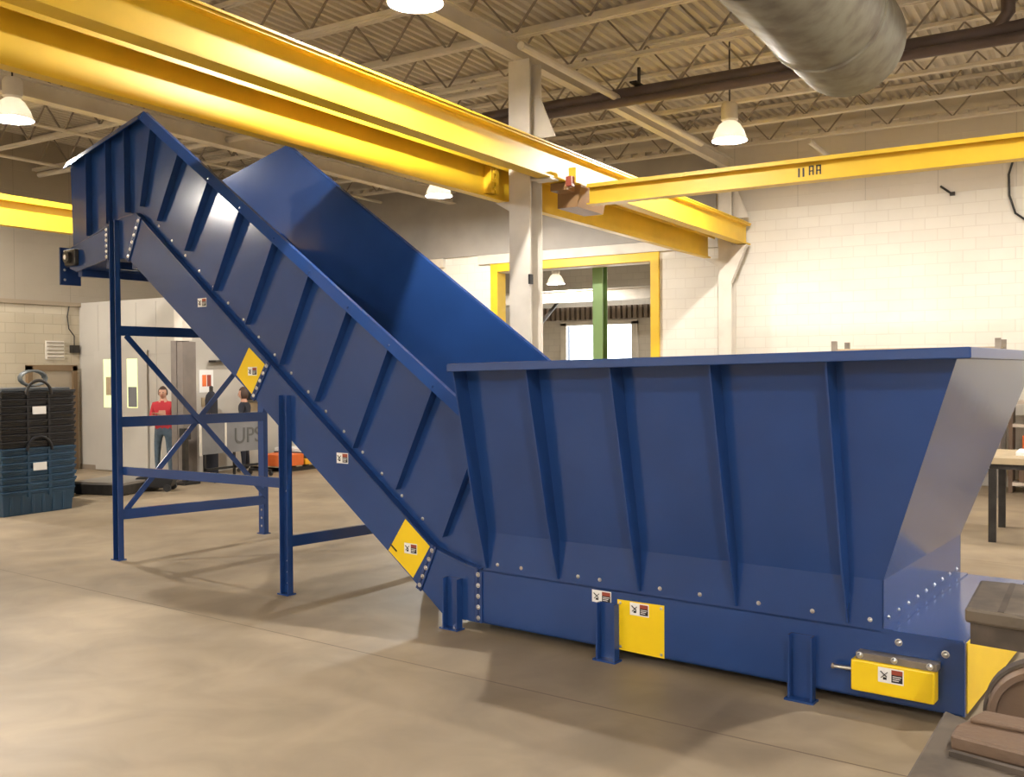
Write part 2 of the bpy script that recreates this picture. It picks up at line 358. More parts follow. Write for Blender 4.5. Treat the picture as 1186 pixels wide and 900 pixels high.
# thin conduit and bridging lines
tag(MB().tube([(-5.7, 9.5, 5.7), (-5.68, 15.2, 5.7)], .05).build('ceiling_conduit', WHITEP, off=(-5.7, 12, 5.7)), 'pale pipe under the joists left of the hanging lamp by the bridge beam', 'pipe')
tag(MB().tube([(-4.2, 16.2, 5.75), (-4.2, 18.0, 5.75)], .045).build('ceiling_conduit', WHITEP, off=(-4.2, 17, 5.75)), 'short pale pipe stub meeting the back wall top', 'pipe')
tag(MB().tube([(-3.44, 2, 5.90), (-3.44, 12.4, 5.90)], .035).build('ceiling_conduit', COLP, off=(-3.44, 10, 5.90)), 'pale pipe running along the left flank of the big round duct', 'pipe')
for k, (x, l) in enumerate(((-8.6,'behind the upper end of the runway beams'),(-14.6,'above the blue tubs, left of the conveyor head'),(-17.2,'nearest the left wall'))):
    tag(MB().tube([(x, -6, 5.98), (x, 17.9, 5.98)], .03).build('bridging_pipe', WHITEP, off=(x, 6, 5.98)), 'thin pale bridging pipe across the joists '+l, 'pipe')
tag(MB().tube([(-17.9, 11.4, 5.9), (-7.2, 11.4, 5.9)], .05).build('sprinkler_pipe', WHITEP, off=(-12, 11.4, 5.9)), 'pale pipe crossing under the roof behind the conveyor head', 'pipe')

# dark main pipe run under the joists
dp = thing('dark_pipe_run', 'dark brown twin pipe run hung below the roof joists', 'pipe', (-1.0, 12.1, 5.66))
MB().tube([(-6.9, .0, .09), (8.6, 0, .09)], .085, 14).build('upper_pipe', PIPE, dp, smooth=True)
MB().tube([(-6.9, -.12, -.05), (8.6, -.12, -.05)], .06, 14).build('lower_pipe', PIPE, dp, smooth=True)
for x in (-4.4, -1.6, 1.2, 4.0):
    MB().box(x-.015, x+.015, -.02, .02, .15, .42).box(x-.05, x+.05, -.2, .12, .17, .19).build('hanger', DSTEEL, dp)
for x in (.05, .42):
    MB().tube([(x-.45, -.0, .09), (x-.12, -.0, .12), (x, 0, .28), (x, 0, .95)], .075, 12).build('riser', PIPE, dp, smooth=True)

# big round duct
du = thing('round_duct', 'big galvanised round air duct ending in mid air', 'duct', (-2.17, 9.9, 5.20))
DR = .53
MB().lathe([(DR, -11), (DR, 0), (DR-.02, 0), (DR-.02, -11)], 48, Matrix.Rotation(R(-90), 4, 'X')).build('shell', GALV, du, smooth=True)
MB().lathe([(DR-.02, -.03), (.3, -.01), (.02, 0)], 48, Matrix.Rotation(R(-90), 4, 'X')).build('end_cap', GALV, du, smooth=True)
for z in (-1.0, -3.0, -5.0):
    MB().lathe([(DR, z-.03), (DR+.018, z-.02), (DR+.018, z+.02), (DR, z+.03)], 48, Matrix.Rotation(R(-90), 4, 'X')).build('seam_band', GALV, du, smooth=True)
for y in (-1.5, -5.0):
    MB().box(-.55, -.53, y-.02, y+.02, -.05, .84).box(.53, .55, y-.02, y+.02, -.05, .72).build('hanger_strap', DSTEEL, du)

# ================================================================== COLUMNS
def column(x, y, label, zt=5.80, w=.30):
    t = thing('steel_column', label, 'column', (x, y, 0), 0)
    h = w/2
    MB().box(-h, h, -h, -h+.02, 0, zt).box(-h, h, h-.02, h, 0, zt).box(-.01, .01, -h+.02, h-.02, 0, zt).build('shaft', COLP, t)
    MB().box(-h-.08, h+.08, -h-.08, h+.08, 0, .03).build('base_plate', COLP, t)
    return t
c1 = column(-6.15, 10.35, 'cream steel column rising behind the blue hopper rim')
c2 = column(-6.16, 17.85, 'cream steel column against the back wall at the end of the runway beams', w=.26)
for c, yy in ((c1, -.02), (c2, -.05)):
    # brackets on both sides of the column carrying the runway beams
    if c is c2: MB().prism([(.13, 4.325), (.43, 4.325), (.13, 3.62)], 1, yy-.12, yy+.0).build('bracket', COLP, c)
    else: MB().box(.15, .42, yy-.1, yy+.1, 4.315, 4.335).build('bracket', COLP, c)
    MB().prism([(.15, 5.35), (.22, 5.35), (.44, 4.84), (.15, 4.84)], 1, yy-.01, yy+.01).build('gusset', WHITEP, c)
    MB().prism([(-.15, 4.11), (-.43, 4.11), (-.15, 3.95)], 1, yy-.01, yy+.01).build('bracket', COLP, c)
tag(MB().box(-.012, .012, -.04, .04, 0, .12).build('switch_box', BLACK, loc=(-5.985, 10.18, 3.05)), 'small dark switch on the side of the cream column above the hopper', 'switch')

# ================================================================== CRANES
def runway(x, y0, y1, z0, z1, fwid, label, cap=True, grp='yellow crane runway beams'):
    t = thing('crane_runway', label, 'crane beam', (x, (y0+y1)/2, z0), 0, grp)
    o = (x, (y0+y1)/2, z0)
    MB().ibeam(1, y0, y1, x, z0, z1, fwid, .022, .014).build('beam', CRANE, t, off=o)
    if cap:
        h = fwid/2+.045
        MB().box(x-h, x+h, y0, y1, z1, z1+.016).box(x-h, x-h+.012, y0, y1, z1-.065, z1).box(x+h-.012, x+h, y0, y1, z1-.065, z1).build('cap_channel', CRANE, t, off=o)
    return t, o
ra, oa = runway(-5.83, -3, 17.95, 4.34, 4.72, .19, 'yellow runway beam in front of the cream column, upper of the two', False)
MB().box(-5.83-.11, -5.83+.11, -3, 17.95, 4.725, 4.745).build('rail_plate', CRANE, ra, off=oa)
rb_, ob = runway(-6.51, -3, 17.75, 4.12, 4.56, .12, 'yellow runway beam behind the cream column, lower of the two', False)
MB().box(-6.66, -6.36, -3, 17.75, 4.56, 4.575).box(-6.66, -6.648, -3, 17.75, 4.475, 4.56).box(-6.372, -6.36, -3, 17.75, 4.475, 4.56).build('cap_channel', CRANE, rb_, off=ob)
MB().box(-6.50-.10, -6.50+.10, 9.95, 10.02, 4.17, 4.50).box(-6.50-.10, -6.50+.10, 10.05, 10.12, 4.17, 4.50).build('splice_plate', CRANE, rb_, off=ob)
for z in (4.22, 4.32, 4.42):
    MB().tube([(-6.38, 9.98, z), (-6.36, 9.98, z)], .022, 8).build('bolt', CRANE, rb_, off=ob)
rc, oc = runway(-13.4, -3, 17.95, 4.11, 4.52, .17, 'yellow runway beam at the far left, passing behind the conveyor head')
tag(MB().box(-.08,.08,-.15,.15,0,.12).build('end_stop', BRICKRED, loc=(-13.4, 17.6, 4.536)), 'small dark red stop on the far end of the left runway beam', 'stop')
tag(MB().box(-.06,.06,-.1,.1,0,.10).build('end_stop', DSTEEL, loc=(-6.5, 17.3, 4.576)), 'small dark stop on the wall end of the lower runway beam', 'stop')
# bridge crane
br = thing('bridge_crane', 'yellow crane bridge beam hung under the runway, running off to the right', 'crane', (-1, 11.05, 4.08))
ox = (-1, 11.05, 4.08)
def tilt(o):   # nothing
    return o
MB().ibeam(0, -5.62, 6.5, 11.05, 4.095, 4.335, .17, .018, .012).build('bridge_beam', CRANE, br, off=ox)
MB().box(-5.60, 6.5, 10.93, 11.17, 4.335, 4.347).box(-5.60, 6.5, 10.93, 10.942, 4.30, 4.335).box(-5.60, 6.5, 11.158, 11.17, 4.30, 4.335).build('cap_channel', CRANE, br, off=ox)
MB().prism([(-5.98, 4.06), (-5.70, 4.06), (-5.64, 4.335), (-5.98, 4.335)], 1, 10.86, 11.6).build('end_truck', mat('truck_brown', (0.30, 0.17, 0.07), .5), br, off=ox)
MB().box(-5.95, -5.72, 10.62, 10.86, 4.24, 4.335).build('trolley_arm', bpy.data.materials['truck_brown'], br, off=ox)
MB().box(-5.725, -5.62, 10.68, 10.84, 4.33, 4.52).build('stop_block', CRANE, br, off=ox)
MB().box(-5.72, -5.64, 10.60, 10.68, 4.28, 4.40).build('bumper', BRICKRED, br, off=ox)
mk = MB()
for x in (-2.98, -2.93): mk.box(x, x+.018, 11.037, 11.043, 4.16, 4.26)
for x in (-2.86, -2.78):
    mk.box(x, x+.014, 11.037, 11.043, 4.17, 4.27).box(x+.04, x+.054, 11.037, 11.043, 4.17, 4.27).box(x, x+.054, 11.037, 11.043, 4.26, 4.275).box(x, x+.054, 11.037, 11.043, 4.21, 4.222)
mk.build('marking', DSTEEL, br, off=ox)

# ================================================================== LAMPS
lt = thing('high_bay_lamp', '', 'lamp', (*LAMPS[0], LAMP_Z), 0, 'high bay lamps hanging from the roof')
MB().lathe([(.001, .44), (.10, .44), (.12, .40), (.12, .20), (.09, .17), (.001, .17)], 24).build('ballast_housing', COLP, lt, smooth=True)
MB().lathe([(.09, .17), (.14, .12), (.205, .02), (.25, -.10), (.255, -.10), (.21, .03), (.15, .13), (.09, .18)], 32).build('reflector', REFL, lt, smooth=True)
MB().lathe([(.001, -.005), (.035, -.015), (.055, -.045), (.058, -.065), (.045, -.10), (.02, -.115), (.001, -.118)], 20).build('bulb', BULB, lt, smooth=True)
MB().tube([(0, 0, .16), (0, 0, -.01)], .03, 10).build('lamp_socket', WHITE, lt)
MB().tube([(0, 0, .44), (0, 0, 1.34)], .012, 8).build('hanging_rod', DSTEEL, lt)
LL = ['hanging lamp blazing beside the bridge beam at the right', 'hanging lamp blazing above the runway beams at the top of the picture',
      'hanging lamp blazing at the far left above the conveyor head', 'small distant hanging lamp seen under the runway beams near the conveyor',
      'hanging lamp over the floor to the far left of the camera', 'hanging lamp left of the camera, in the row nearest it',
      'hanging lamp over the open floor left beside the camera', 'hanging lamp almost above the camera',
      'hanging lamp right of the hopper, behind the duct', 'hanging lamp right of the picture near the back wall',
      'hanging lamp by the left wall', 'hanging lamp in the far left corner behind the camera', 'hanging lamp behind the camera, right end of its row', 'hanging lamp nearest the right wall of the hall']
lt['label'] = LL[0]
for i, (x, y) in enumerate(LAMPS[1:], 1): dup(lt, (x, y, LAMP_Z), LL[i])
# two lamps of the next bay
dup(lt, (-13.4, 24.2, 4.56), 'lamp with a bright rim hanging in the next bay, left of the green post')
dup(lt, (-6.5, 23.4, 4.56), 'lamp of the next bay hidden right of the yellow opening')

# ================================================================== CONVEYOR
TH = R(-5.52)
CO = Vector((-4.0, 6.6, 0))               # local authoring origin in the machine's own axes
rot = Matrix.Rotation(TH, 3, 'Z')
conv = thing('inclined_conveyor', 'blue steel inclined belt conveyor with loading hopper and yellow guards', 'conveyor', rot @ CO, TH)
def cb(mb, name, m, parent=None, **k):
    """author in machine axes; child origin stays at machine origin"""
    return mb.build(name, m, parent or conv, off=CO, **k)
YN, YF_ = 5.70, 7.60
YI = 5.73
bolt_me = None
def bolt(p, parent, r=.0105, d=(0,-1,0), m=STEEL):
    """one round head bolt standing at p, shared mesh"""
    global bolt_me
    if bolt_me is None:
        b = MB().lathe([(.001, 1.0), (.55, .95), (.85, .6), (1.0, .25), (1.35, .2), (1.35, 0)], 10)
        o = b.build('bolt', m, parent, smooth=True); bolt_me = o.data
    else:
        o = bpy.data.objects.new('bolt', bolt_me); COL.objects.link(o); o.parent = parent
    o.location = Vector(p)-CO; o.scale = (r, r, r)
    o.rotation_euler = Vector((0,0,1)).rotation_difference(Vector(d)).to_euler()
    return o
def warn_label(cx, cz, y, w_, h, parent, ang=0.0):
    """white and orange-black hazard sticker on a vertical face"""
    Mx = Matrix.Translation((cx, y, cz)) @ Matrix.Rotation(-ang, 4, 'Y')
    a = cb(MB().box(-w_/2, w_/2, -.002, 0, -h/2, h/2, Mx), 'warning_label', WHITE, parent)
    b = MB(); b.box(.02*w_, .46*w_, -.003, -.002, .02*h, .40*h, Mx); cb(b, 'orange_panel', BRICKRED, parent if False else a) if False else None
    b.bm.free()
    for nm, mm, bx in (('orange_panel', BRICKRED, (.03, .46, .12, .42)), ('black_panel', BLACK, (.03, .46, -.40, .12)),):
        o = MB().box(bx[0]*w_, bx[1]*w_, -.004, -.002, bx[2]*h, bx[3]*h, Mx).build(nm, mm, a, off=CO)
    t = MB()
    for k in range(3): t.box(.08*w_, (.42-.05*k)*w_, -.0055, -.004, (-.02-.13*k)*h, (.025-.13*k)*h, Mx)
    t.build('text_lines', WHITE, a, off=CO)
    g = MB()   # pictogram: a hand caught between rollers
    g.bar(Mx @ Vector((-.40*w_, -.003, .25*h)), Mx @ Vector((-.15*w_, -.003, -.10*h)), .004, .10*h, (0,-1,0))
    g.bar(Mx @ Vector((-.38*w_, -.003, -.20*h)), Mx @ Vector((-.12*w_, -.003, .22*h)), .004, .09*h, (0,-1,0))
    g.box(-.30*w_, -.16*w_, -.004, -.002, -.30*h, -.14*h, Mx)
    g.build('pictogram', BLACK, a, off=CO)
    return a

# ---- hopper base channel
XJ, XE, ZT, ZB = -4.64, -1.215, .487, .08
def side_plate(pts, y, inward, th=.012): return MB().prism(pts, 1, y, y+th*inward)
bc = cb(MB().box(XJ, XE, YN, YN+.012, ZB, ZT).box(XJ, XE, YN, YN+.09, ZT-.012, ZT).box(XJ, XE, YN, YN+.09, ZB, ZB+.012), 'base_channel', BLUE)
bc2 = cb(MB().box(XJ, XE, YF_-.012, YF_, ZB, ZT).box(XJ, XE, YF_-.09, YF_, ZB, ZB+.012), 'base_channel', BLUE)
cb(MB().box(-1.66, XE, YN, YF_, ZT, ZT+.008).box(-1.66, XE, YN-.004, YN+.012, ZT-.01, ZT+.012), 'deck_plate', BLUE)
ep = cb(MB().box(XE, XE+.012, YN+.035, YF_-.035, ZB+.01, ZT-.005), 'end_guard', YEL); ep['label'] = 'yellow end guard plate'
cb(MB().box(XE-.01, XE+.006, YN-.002, YF_+.002, ZB, ZT), 'end_plate', BLUE)
# bottom pan
cb(MB().box(-5.0, XE, YN+.05, YF_-.05, ZB+.03, ZB+.04), 'bottom_pan', BLUE_D)

# ---- hopper
ZK, ZR0, ZR1 = .78, 1.995, 2.050      # crease height, top left / right (rim rises slightly to the right)
XL0, XR0 = -4.60, -1.645
XRT = -1.20
YT, YTF = 5.455, 7.85
hop = cb(MB().hexa([(XL0,YN,ZT),(XR0,YN,ZT),(XR0,YN,ZK),(XL0,YN,ZK)], [(XL0,YN+.008,ZT),(XR0,YN+.008,ZT),(XR0,YN+.008,ZK),(XL0,YN+.008,ZK)])
        .hexa([(XL0,YN,ZK),(XR0,YN,ZK),(XRT,YT,ZR1),(XL0,YT,ZR0)], [(XL0,YN+.008,ZK),(XR0,YN+.008,ZK),(XRT,YT+.008,ZR1),(XL0,YT+.008,ZR0)]), 'hopper_wall', BLUE)
hopf = cb(MB().hexa([(XL0,YF_,ZT),(XR0,YF_,ZT),(XR0,YF_,ZK),(XL0,YF_,ZK)], [(XL0,YF_-.008,ZT),(XR0,YF_-.008,ZT),(XR0,YF_-.008,ZK),(XL0,YF_-.008,ZK)])
        .hexa([(XL0,YF_,ZK),(XR0,YF_,ZK),(XRT,YTF,ZR1),(XL0,YTF,ZR0)], [(XL0,YF_-.008,ZK),(XR0,YF_-.008,ZK),(XRT,YTF-.008,ZR1),(XL0,YTF-.008,ZR0)]), 'hopper_wall', BLUE)
hope = cb(MB().hexa([(XR0,YN,ZT),(XR0,YF_,ZT),(XR0,YF_,ZK),(XR0,YN,ZK)], [(XR0-.008,YN,ZT),(XR0-.008,YF_,ZT),(XR0-.008,YF_,ZK),(XR0-.008,YN,ZK)])
        .hexa([(XR0,YN,ZK),(XR0,YF_,ZK),(XRT,YTF,ZR1),(XRT,YT,ZR1)], [(XR0-.008,YN,ZK),(XR0-.008,YF_,ZK),(XRT-.008,YTF,ZR1),(XRT-.008,YT,ZR1)])
        .box(XR0, XR0+.05, YN, YF_, ZT+.008, ZT+.016), 'hopper_end_wall', BLUE)
# left end closing plates between hopper walls and conveyor walls
cb(MB().prism([(YN, ZK), (YT, ZR0), (YI, ZR0)], 0, XL0, XL0+.008), 'hopper_cheek', BLUE)
cb(MB().prism([(YF_, ZK), (YTF, ZR0), (YF_, ZR0)], 0, XL0, XL0+.008), 'hopper_cheek', BLUE)
# rim (box section lip turned outward)
def rimz(x): return 2.05 + (x+4.56)/(3.47)*.055
def rimbar(x0, y0, x1, y1, x2, y2, x3, y3, nm='rim'):
    q = [(x0,y0),(x1,y1),(x2,y2),(x3,y3)]
    return cb(MB().hexa([(x,y,rimz(x)-.058) for x, y in q], [(x,y,rimz(x)) for x, y in q]), nm, BLUE, bevel=.006)
YRo = 5.25
rimbar(-4.56, YRo, -1.09, YRo, -1.20, YT+.01, -4.56, YT+.01)
rimbar(-1.09, YRo, -1.09, 8.03, -1.20, YTF, -1.20, YT+.01)
rimbar(-4.56, 8.03, -1.09, 8.03, -1.20, YTF, -4.56, YTF)
# ribs
for k, x in enumerate((-4.555, -3.905, -3.24, -2.545, -1.845)):
    zt_ = rimz(x)-.058
    r_ = MB().prism([(YN-.025, ZT+.02), (YN, ZT+.02), (YN, ZK), (YT+.015, zt_), (5.31, zt_), (5.55, .95)], 0, x-.006, x+.006)
    cb(r_, 'rib', BLUE, hop)
    r_ = MB().prism([(YF_+.025, ZT+.02), (YF_, ZT+.02), (YF_, ZK), (YTF-.015, zt_), (7.98, zt_), (7.75, .95)], 0, x-.006, x+.006)
    cb(r_, 'rib', BLUE, hopf)
for y in (6.3, 7.0):
    cb(MB().prism([(XR0+.012, ZT+.02), (XR0, ZT+.02), (XR0, ZK), (XRT, ZR1), (XRT+.05, ZR1)], 1, y-.005, y+.005), 'rib', BLUE, hope) if False else None
for x in (-4.46, -4.24, -3.74, -3.56, -3.09, -2.80, -2.40, -2.06, -1.72): bolt((x, YN, ZT+.055), hop)
for k in range(9): bolt((XR0, YN+.10+k*.21, ZT+.06), hope, d=(1,0,0))

# ---- joint flange with bolts between tail and hopper base
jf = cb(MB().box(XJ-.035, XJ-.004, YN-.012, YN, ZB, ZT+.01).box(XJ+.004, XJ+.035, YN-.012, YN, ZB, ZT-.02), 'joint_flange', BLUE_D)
for k in range(5): bolt((XJ, YN-.012, .115+k*.083), jf, .014)

# ---- tail section
F0, F1 = (-5.10, .60), (-9.22, 3.666)
L0, L1 = (-5.255, .27), (-9.36, 3.20)
tail_pts = [L0, (-5.0, .075), (XJ, .075), (XJ, ZT), (-4.80, .515), F0]
cb(side_plate(tail_pts, YN+.005, 1), 'tail_plate', BLUE)
cb(side_plate(tail_pts, YF_-.005, -1), 'tail_plate', BLUE)
def lerp(a, b, t): return (a[0]+(b[0]-a[0])*t, a[1]+(b[1]-a[1])*t)
def slab(a, b, y0, y1, w_, nrm=(0,1,0)):
    return MB().bar((a[0], y0, a[1]), (b[0], y0, b[1]), y1-y0, w_)
# joint A
def joint(pa, pb, y, n=5, outer=-1):
    d = Vector((pb[0]-pa[0], pb[1]-pa[1])); L_ = d.length; d.normalize(); px = Vector((-d.y, d.x))
    q = lambda s, t: (pa[0]+d.x*s+px.x*t, pa[1]+d.y*s+px.y*t)
    j = cb(MB().prism([q(-.02,-.028), q(L_+.02,-.028), q(L_+.02,-.004), q(-.02,-.004)], 1, y, y+.014*outer)
          .prism([q(-.02,.004), q(L_+.02,.004), q(L_+.02,.028), q(-.02,.028)], 1, y, y+.014*outer), 'joint_flange', BLUE_D)
    for k in range(n):
        c = q(L_*(.06+.88*k/(n-1)), 0); bolt((c[0], y+.014*outer, c[1]), j, .014)
    return j
joint(L0, F0, YN+.004)
# ---- incline side channels in two lengths, joined at B
tB = .505
LB, FB = lerp(L0, L1, .50), lerp(F0, F1, .49)
LBp, FBp = (-7.315, 1.765), (-7.10, 2.075)
K0, K1 = (-9.36, 3.20), (-9.14, 3.60)
for (pl, sg) in ((YN, 1), (YF_+.03, -1)):
    led = MB()
    for a, b in (((XJ, ZT), (-4.80, .515)), ((-4.80, .515), F0), (F0, F1), (F1, (-9.48, 3.65)), ((-9.48, 3.65), (-10.55, 3.40))):
        led.hexa([(a[0],pl,a[1]-.01),(b[0],pl,b[1]-.01),(b[0],pl+.07*sg,b[1]-.01),(a[0],pl+.07*sg,a[1]-.01)], [(a[0],pl,a[1]+.002),(b[0],pl,b[1]+.002),(b[0],pl+.07*sg,b[1]+.002),(a[0],pl+.07*sg,a[1]+.002)])
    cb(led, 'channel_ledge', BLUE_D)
    cb(side_plate([L0, F0, FBp, LBp], pl, sg), 'side_channel', BLUE)
    cb(side_plate([LBp, FBp, K1, K0], pl, sg), 'side_channel', BLUE)
    kn = [K0, (-9.76, 3.23), (-9.76, 3.56), (-9.48, 3.65), F1, K1]
    cb(side_plate(kn, pl, sg), 'knuckle_plate', BLUE)
    cb(side_plate([(-9.76, 3.23), (-10.40, 3.13), (-10.55, 3.18), (-10.55, 3.40), (-9.76, 3.56)], pl, sg), 'head_channel', BLUE)
joint(LBp, FBp, YN)
joint(K0, K1, YN, 6)
joint((-9.76, 3.23), (-9.76, 3.56), YN, 6)
# bottom pan of the incline and head (seen from below)
p = [L0, LBp, K0, (-9.76, 3.23), (-10.40, 3.13)]
mb = MB()
for a, b in zip(p, p[1:]): mb.hexa([(a[0],YI+.01,a[1]+.02),(b[0],YI+.01,b[1]+.02),(b[0],YF_-.01,b[1]+.02),(a[0],YF_-.01,a[1]+.02)], [(a[0],YI+.01,a[1]+.03),(b[0],YI+.01,b[1]+.03),(b[0],YF_-.01,b[1]+.03),(a[0],YF_-.01,a[1]+.03)])
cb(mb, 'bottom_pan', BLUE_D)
# cross members under the head
for x, z in ((-10.38, 3.11), (-9.80, 3.16), (-9.30, 3.12)):
    cb(MB().box(x-.04, x+.04, YI, YF_, z-.03, z+.05), 'cross_member', BLUE_D)
# bottom lip of the channel
# ---- incline side walls
T0, T1, T2 = (-4.60, 1.585), (-9.08, 4.685), (-10.62, 4.36)
wall_pts = [(XL0, ZT), (XL0, T0[1]), T1, T2, (-10.58, 3.39), (-9.48, 3.65), F1, F0, (-4.80, .515)]
def wall(y, sg):
    mb = MB()
    # split into convex pieces
    for q in ([(XL0, ZT-.02), (XL0, T0[1]), (-5.10, T0[1]+(.5)*.692), (-5.10, .56), (-4.80, .49)],
              [F0, (-5.10, T0[1]+.5*.692), T1, F1], [F1, T1, T2, (-10.58, 3.39), (-9.48, 3.65)]):
        mb.prism(q, 1, y, y+.008*sg)
    return mb
YW = 5.765
wn = cb(wall(YW, 1), 'side_wall', BLUE)
wf = cb(wall(YF_, -1), 'side_wall', BLUE)
# top flanges: turned outward then down
def flange(y, sg, par):
    for a, b in (((-4.60, 1.585), T1), (T1, T2)):
        n = Vector((-(b[1]-a[1]), b[0]-a[0])); n.normalize()
        if n.y < 0: n = -n
        A0, B0 = Vector(a), Vector(b)
        w_ = .092*sg
        mb = MB()
        q = lambda P, yy, t: (P.x+n.x*t, yy, P.y+n.y*t)
        # angled lip: from the wall top outward and slightly down
        mb.hexa([q(A0,y,0), q(B0,y,0), q(B0,y-w_*.5,.004), q(A0,y-w_*.5,.004)], [q(A0,y,.012), q(B0,y,.012), q(B0,y-w_*.5,.016), q(A0,y-w_*.5,.016)])
        mb.hexa([q(A0,y-w_*.5,.004), q(B0,y-w_*.5,.004), q(B0,y-w_*.95,-.065), q(A0,y-w_*.95,-.065)], [q(A0,y-w_*.5,.016), q(B0,y-w_*.5,.016), q(B0,y-w_*1.05,-.062), q(A0,y-w_*1.05,-.062)])
        cb(mb, 'top_flange', BLUE, par)
flange(YW, 1, wn); flange(YF_, -1, wf)
cb(MB().box(-10.66, -10.60, YI-.02, YI+.02, 4.33, 4.36), 'flange_end', STEEL, wn)
# ribs of the side walls
s_top = (T1[1]-T0[1])/(T1[0]-T0[0])
RIBD = [(-.42, -.86), (-.445, -.85), (-.465, -.865), (-.465, -.81), (-.455, -.81), (-.455, -.76), (-.47, -.75), (-.44, -.66), (-.43, -.65), (-.25, -.80)]
for y, sg, par in ((YW, 1, wn), (YF_, -1, wf)):
    for k in range(10):
        xt = -4.60-.478*k
        zt_ = T0[1]+s_top*(xt-T0[0])-.03
        dx, dz = RIBD[k]
        q0, q1 = Vector((xt, zt_)), Vector((xt+dx, zt_+dz))
        e = Vector((.81, -.58))*.006
        mb = MB()
        a0, a1 = q0-e, q0+e; b0_, b1_ = q1-e, q1+e
        mb.hexa([(a0.x,y,a0.y),(a1.x,y,a1.y),(b1_.x,y,b1_.y),(b0_.x,y,b0_.y)], [(a0.x,y-.085*sg,a0.y),(a1.x,y-.085*sg,a1.y),(b1_.x,y-.06*sg,b1_.y),(b0_.x,y-.06*sg,b0_.y)])
        cb(mb, 'rib', BLUE, par)
    for x in (-9.42, -9.78, -10.18):
        zt_ = T1[1]+(x-T1[0])*.21-.03; zb_ = 3.65+(x+9.48)*.236+.03
        cb(MB().box(x-.006, x+.006, min(y, y-.07*sg), max(y, y-.07*sg), zb_, zt_), 'rib', BLUE, par)
for k in range(17):
    t = .05+k*.055; c = lerp(F0, F1, t); bolt((c[0]+.03, YW, c[1]+.055), wn, .011)
# ---- belt (slat surface with cleats inside the trough)
belt_p = [(-1.9, .40), (-4.9, .45), (-9.30, 3.50), (-10.45, 3.38)]
mb = MB()
for a, b in zip(belt_p, belt_p[1:]): mb.hexa([(a[0],YI+.06,a[1]),(b[0],YI+.06,b[1]),(b[0],YF_-.06,b[1]),(a[0],YF_-.06,a[1])], [(a[0],YI+.06,a[1]+.02),(b[0],YI+.06,b[1]+.02),(b[0],YF_-.06,b[1]+.02),(a[0],YF_-.06,a[1]+.02)])
belt = cb(mb, 'belt', RUBBER)
for k in range(9):
    c = lerp(belt_p[1], belt_p[2], .06+k*.11); cb(MB().bar((c[0], YI+.1, c[1]+.06), (c[0], YF_-.1, c[1]+.06), .012, .08), 'cleat', RUBBER, belt)
cb(MB().tube([(-10.45, YI-.02, 3.29), (-10.45, YF_+.02, 3.29)], .085, 20), 'head_pulley', DSTEEL, smooth=True)
cb(MB().tube([(-10.45, YI-.14, 3.29), (-10.45, YF_+.1, 3.29)], .028, 14), 'head_shaft', STEEL, smooth=True)
# head bearing and bracket
bb = cb(MB().box(-10.56, -10.34, YI-.09, YI-.03, 3.20, 3.38), 'bearing_block', DSTEEL, bevel=.015)
cb(MB().tube([(-10.45, YI-.13, 3.29), (-10.45, YI-.09, 3.29)], .065, 16), 'bearing_ring', DSTEEL, bb, smooth=True)
hb = cb(MB().box(-10.68, -10.655, YI-.08, YI+.16, 3.0, 3.42).box(-10.68, -10.56, YI-.02, YI-.005, 3.2, 3.40), 'head_bracket', BLUE_D)
for z in (3.06, 3.17, 3.29, 3.38): bolt((-10.66, YI-.03, z), hb, .016, d=(1,0,0))

# ---- yellow access panels on the channel
def panel(pts, name='access_panel'):
    o = cb(MB().prism(pts, 1, YN-.002, YN+.012), name, YEL); o['label'] = 'yellow access panel'
    c = (sum(p[0] for p in pts)/4, sum(p[1] for p in pts)/4)
    return o, c
pA, cA = panel([(-7.377, 2.229), (-7.125, 2.05), (-7.322, 1.777), (-7.568, 1.976)])
cb(MB().prism([(-7.377, 2.229), (-7.125, 2.05), (-7.322, 1.777), (-7.568, 1.976)], 1, YN+.012, YN+.02), 'panel_frame', BLUE_D, pA)
warn_label(cA[0]+.02, cA[1], YN-.002, .13, .08, pA)
pB, cB = panel([(-5.404, .804), (-5.14, .607), (-5.324, .335), (-5.597, .529)])
cb(MB().prism([(-5.404, .804), (-5.14, .607), (-5.324, .335), (-5.597, .529)], 1, YN+.012, YN+.02), 'panel_frame', BLUE_D, pB)
warn_label(cB[0]+.02, cB[1], YN-.002, .14, .085, pB)
cb(MB().bar((-5.575, YN-.004, .585), (-5.50, YN-.004, .53), .004, .012), 'slot', BLACK, pB)
pC, cC = panel([(-3.417, .426), (-3.058, .432), (-3.058, .078), (-3.417, .083)])
warn_label(-3.245, .378, YN-.002, .145, .085, pC)
for x, z in ((-3.395, .405), (-3.08, .41), (-3.08, .10), (-3.395, .105)): bolt((x, YN-.002, z), pC, .008)
warn_label(-8.09, 2.68, YN, .14, .085, wn)
warn_label(-6.135, 1.26, YN, .14, .09, wn)
warn_label(-3.545, .425, YN, .155, .085, bc)
# ---- take-up guard box
tg = cb(MB().box(-1.80, -1.345, YN-.10, YN-.002, .145, .325), 'takeup_guard', YEL, bevel=.01); tg['label'] = 'yellow take-up guard box'
cb(MB().box(-1.775, -1.335, YN-.085, YN-.002, .327, .365), 'mounting_angle', GUN, tg)
for x in (-1.75, -1.56, -1.37): bolt((x, YN-.09, .352), tg, .014)
bolt((-1.56, YN, .435), tg, .016); bolt((-1.31, YN, .41), tg, .016)
cb(MB().tube([(-1.925, YN-.05, .25), (-1.79, YN-.05, .255)], .012, 10), 'takeup_screw', STEEL, tg, smooth=True)
cb(MB().tube([(-1.925, YN-.05, .25), (-1.91, YN-.05, .25)], .017, 6), 'screw_nut', GUN, tg)
warn_label(-1.575, .265, YN-.1005, .14, .085, tg)

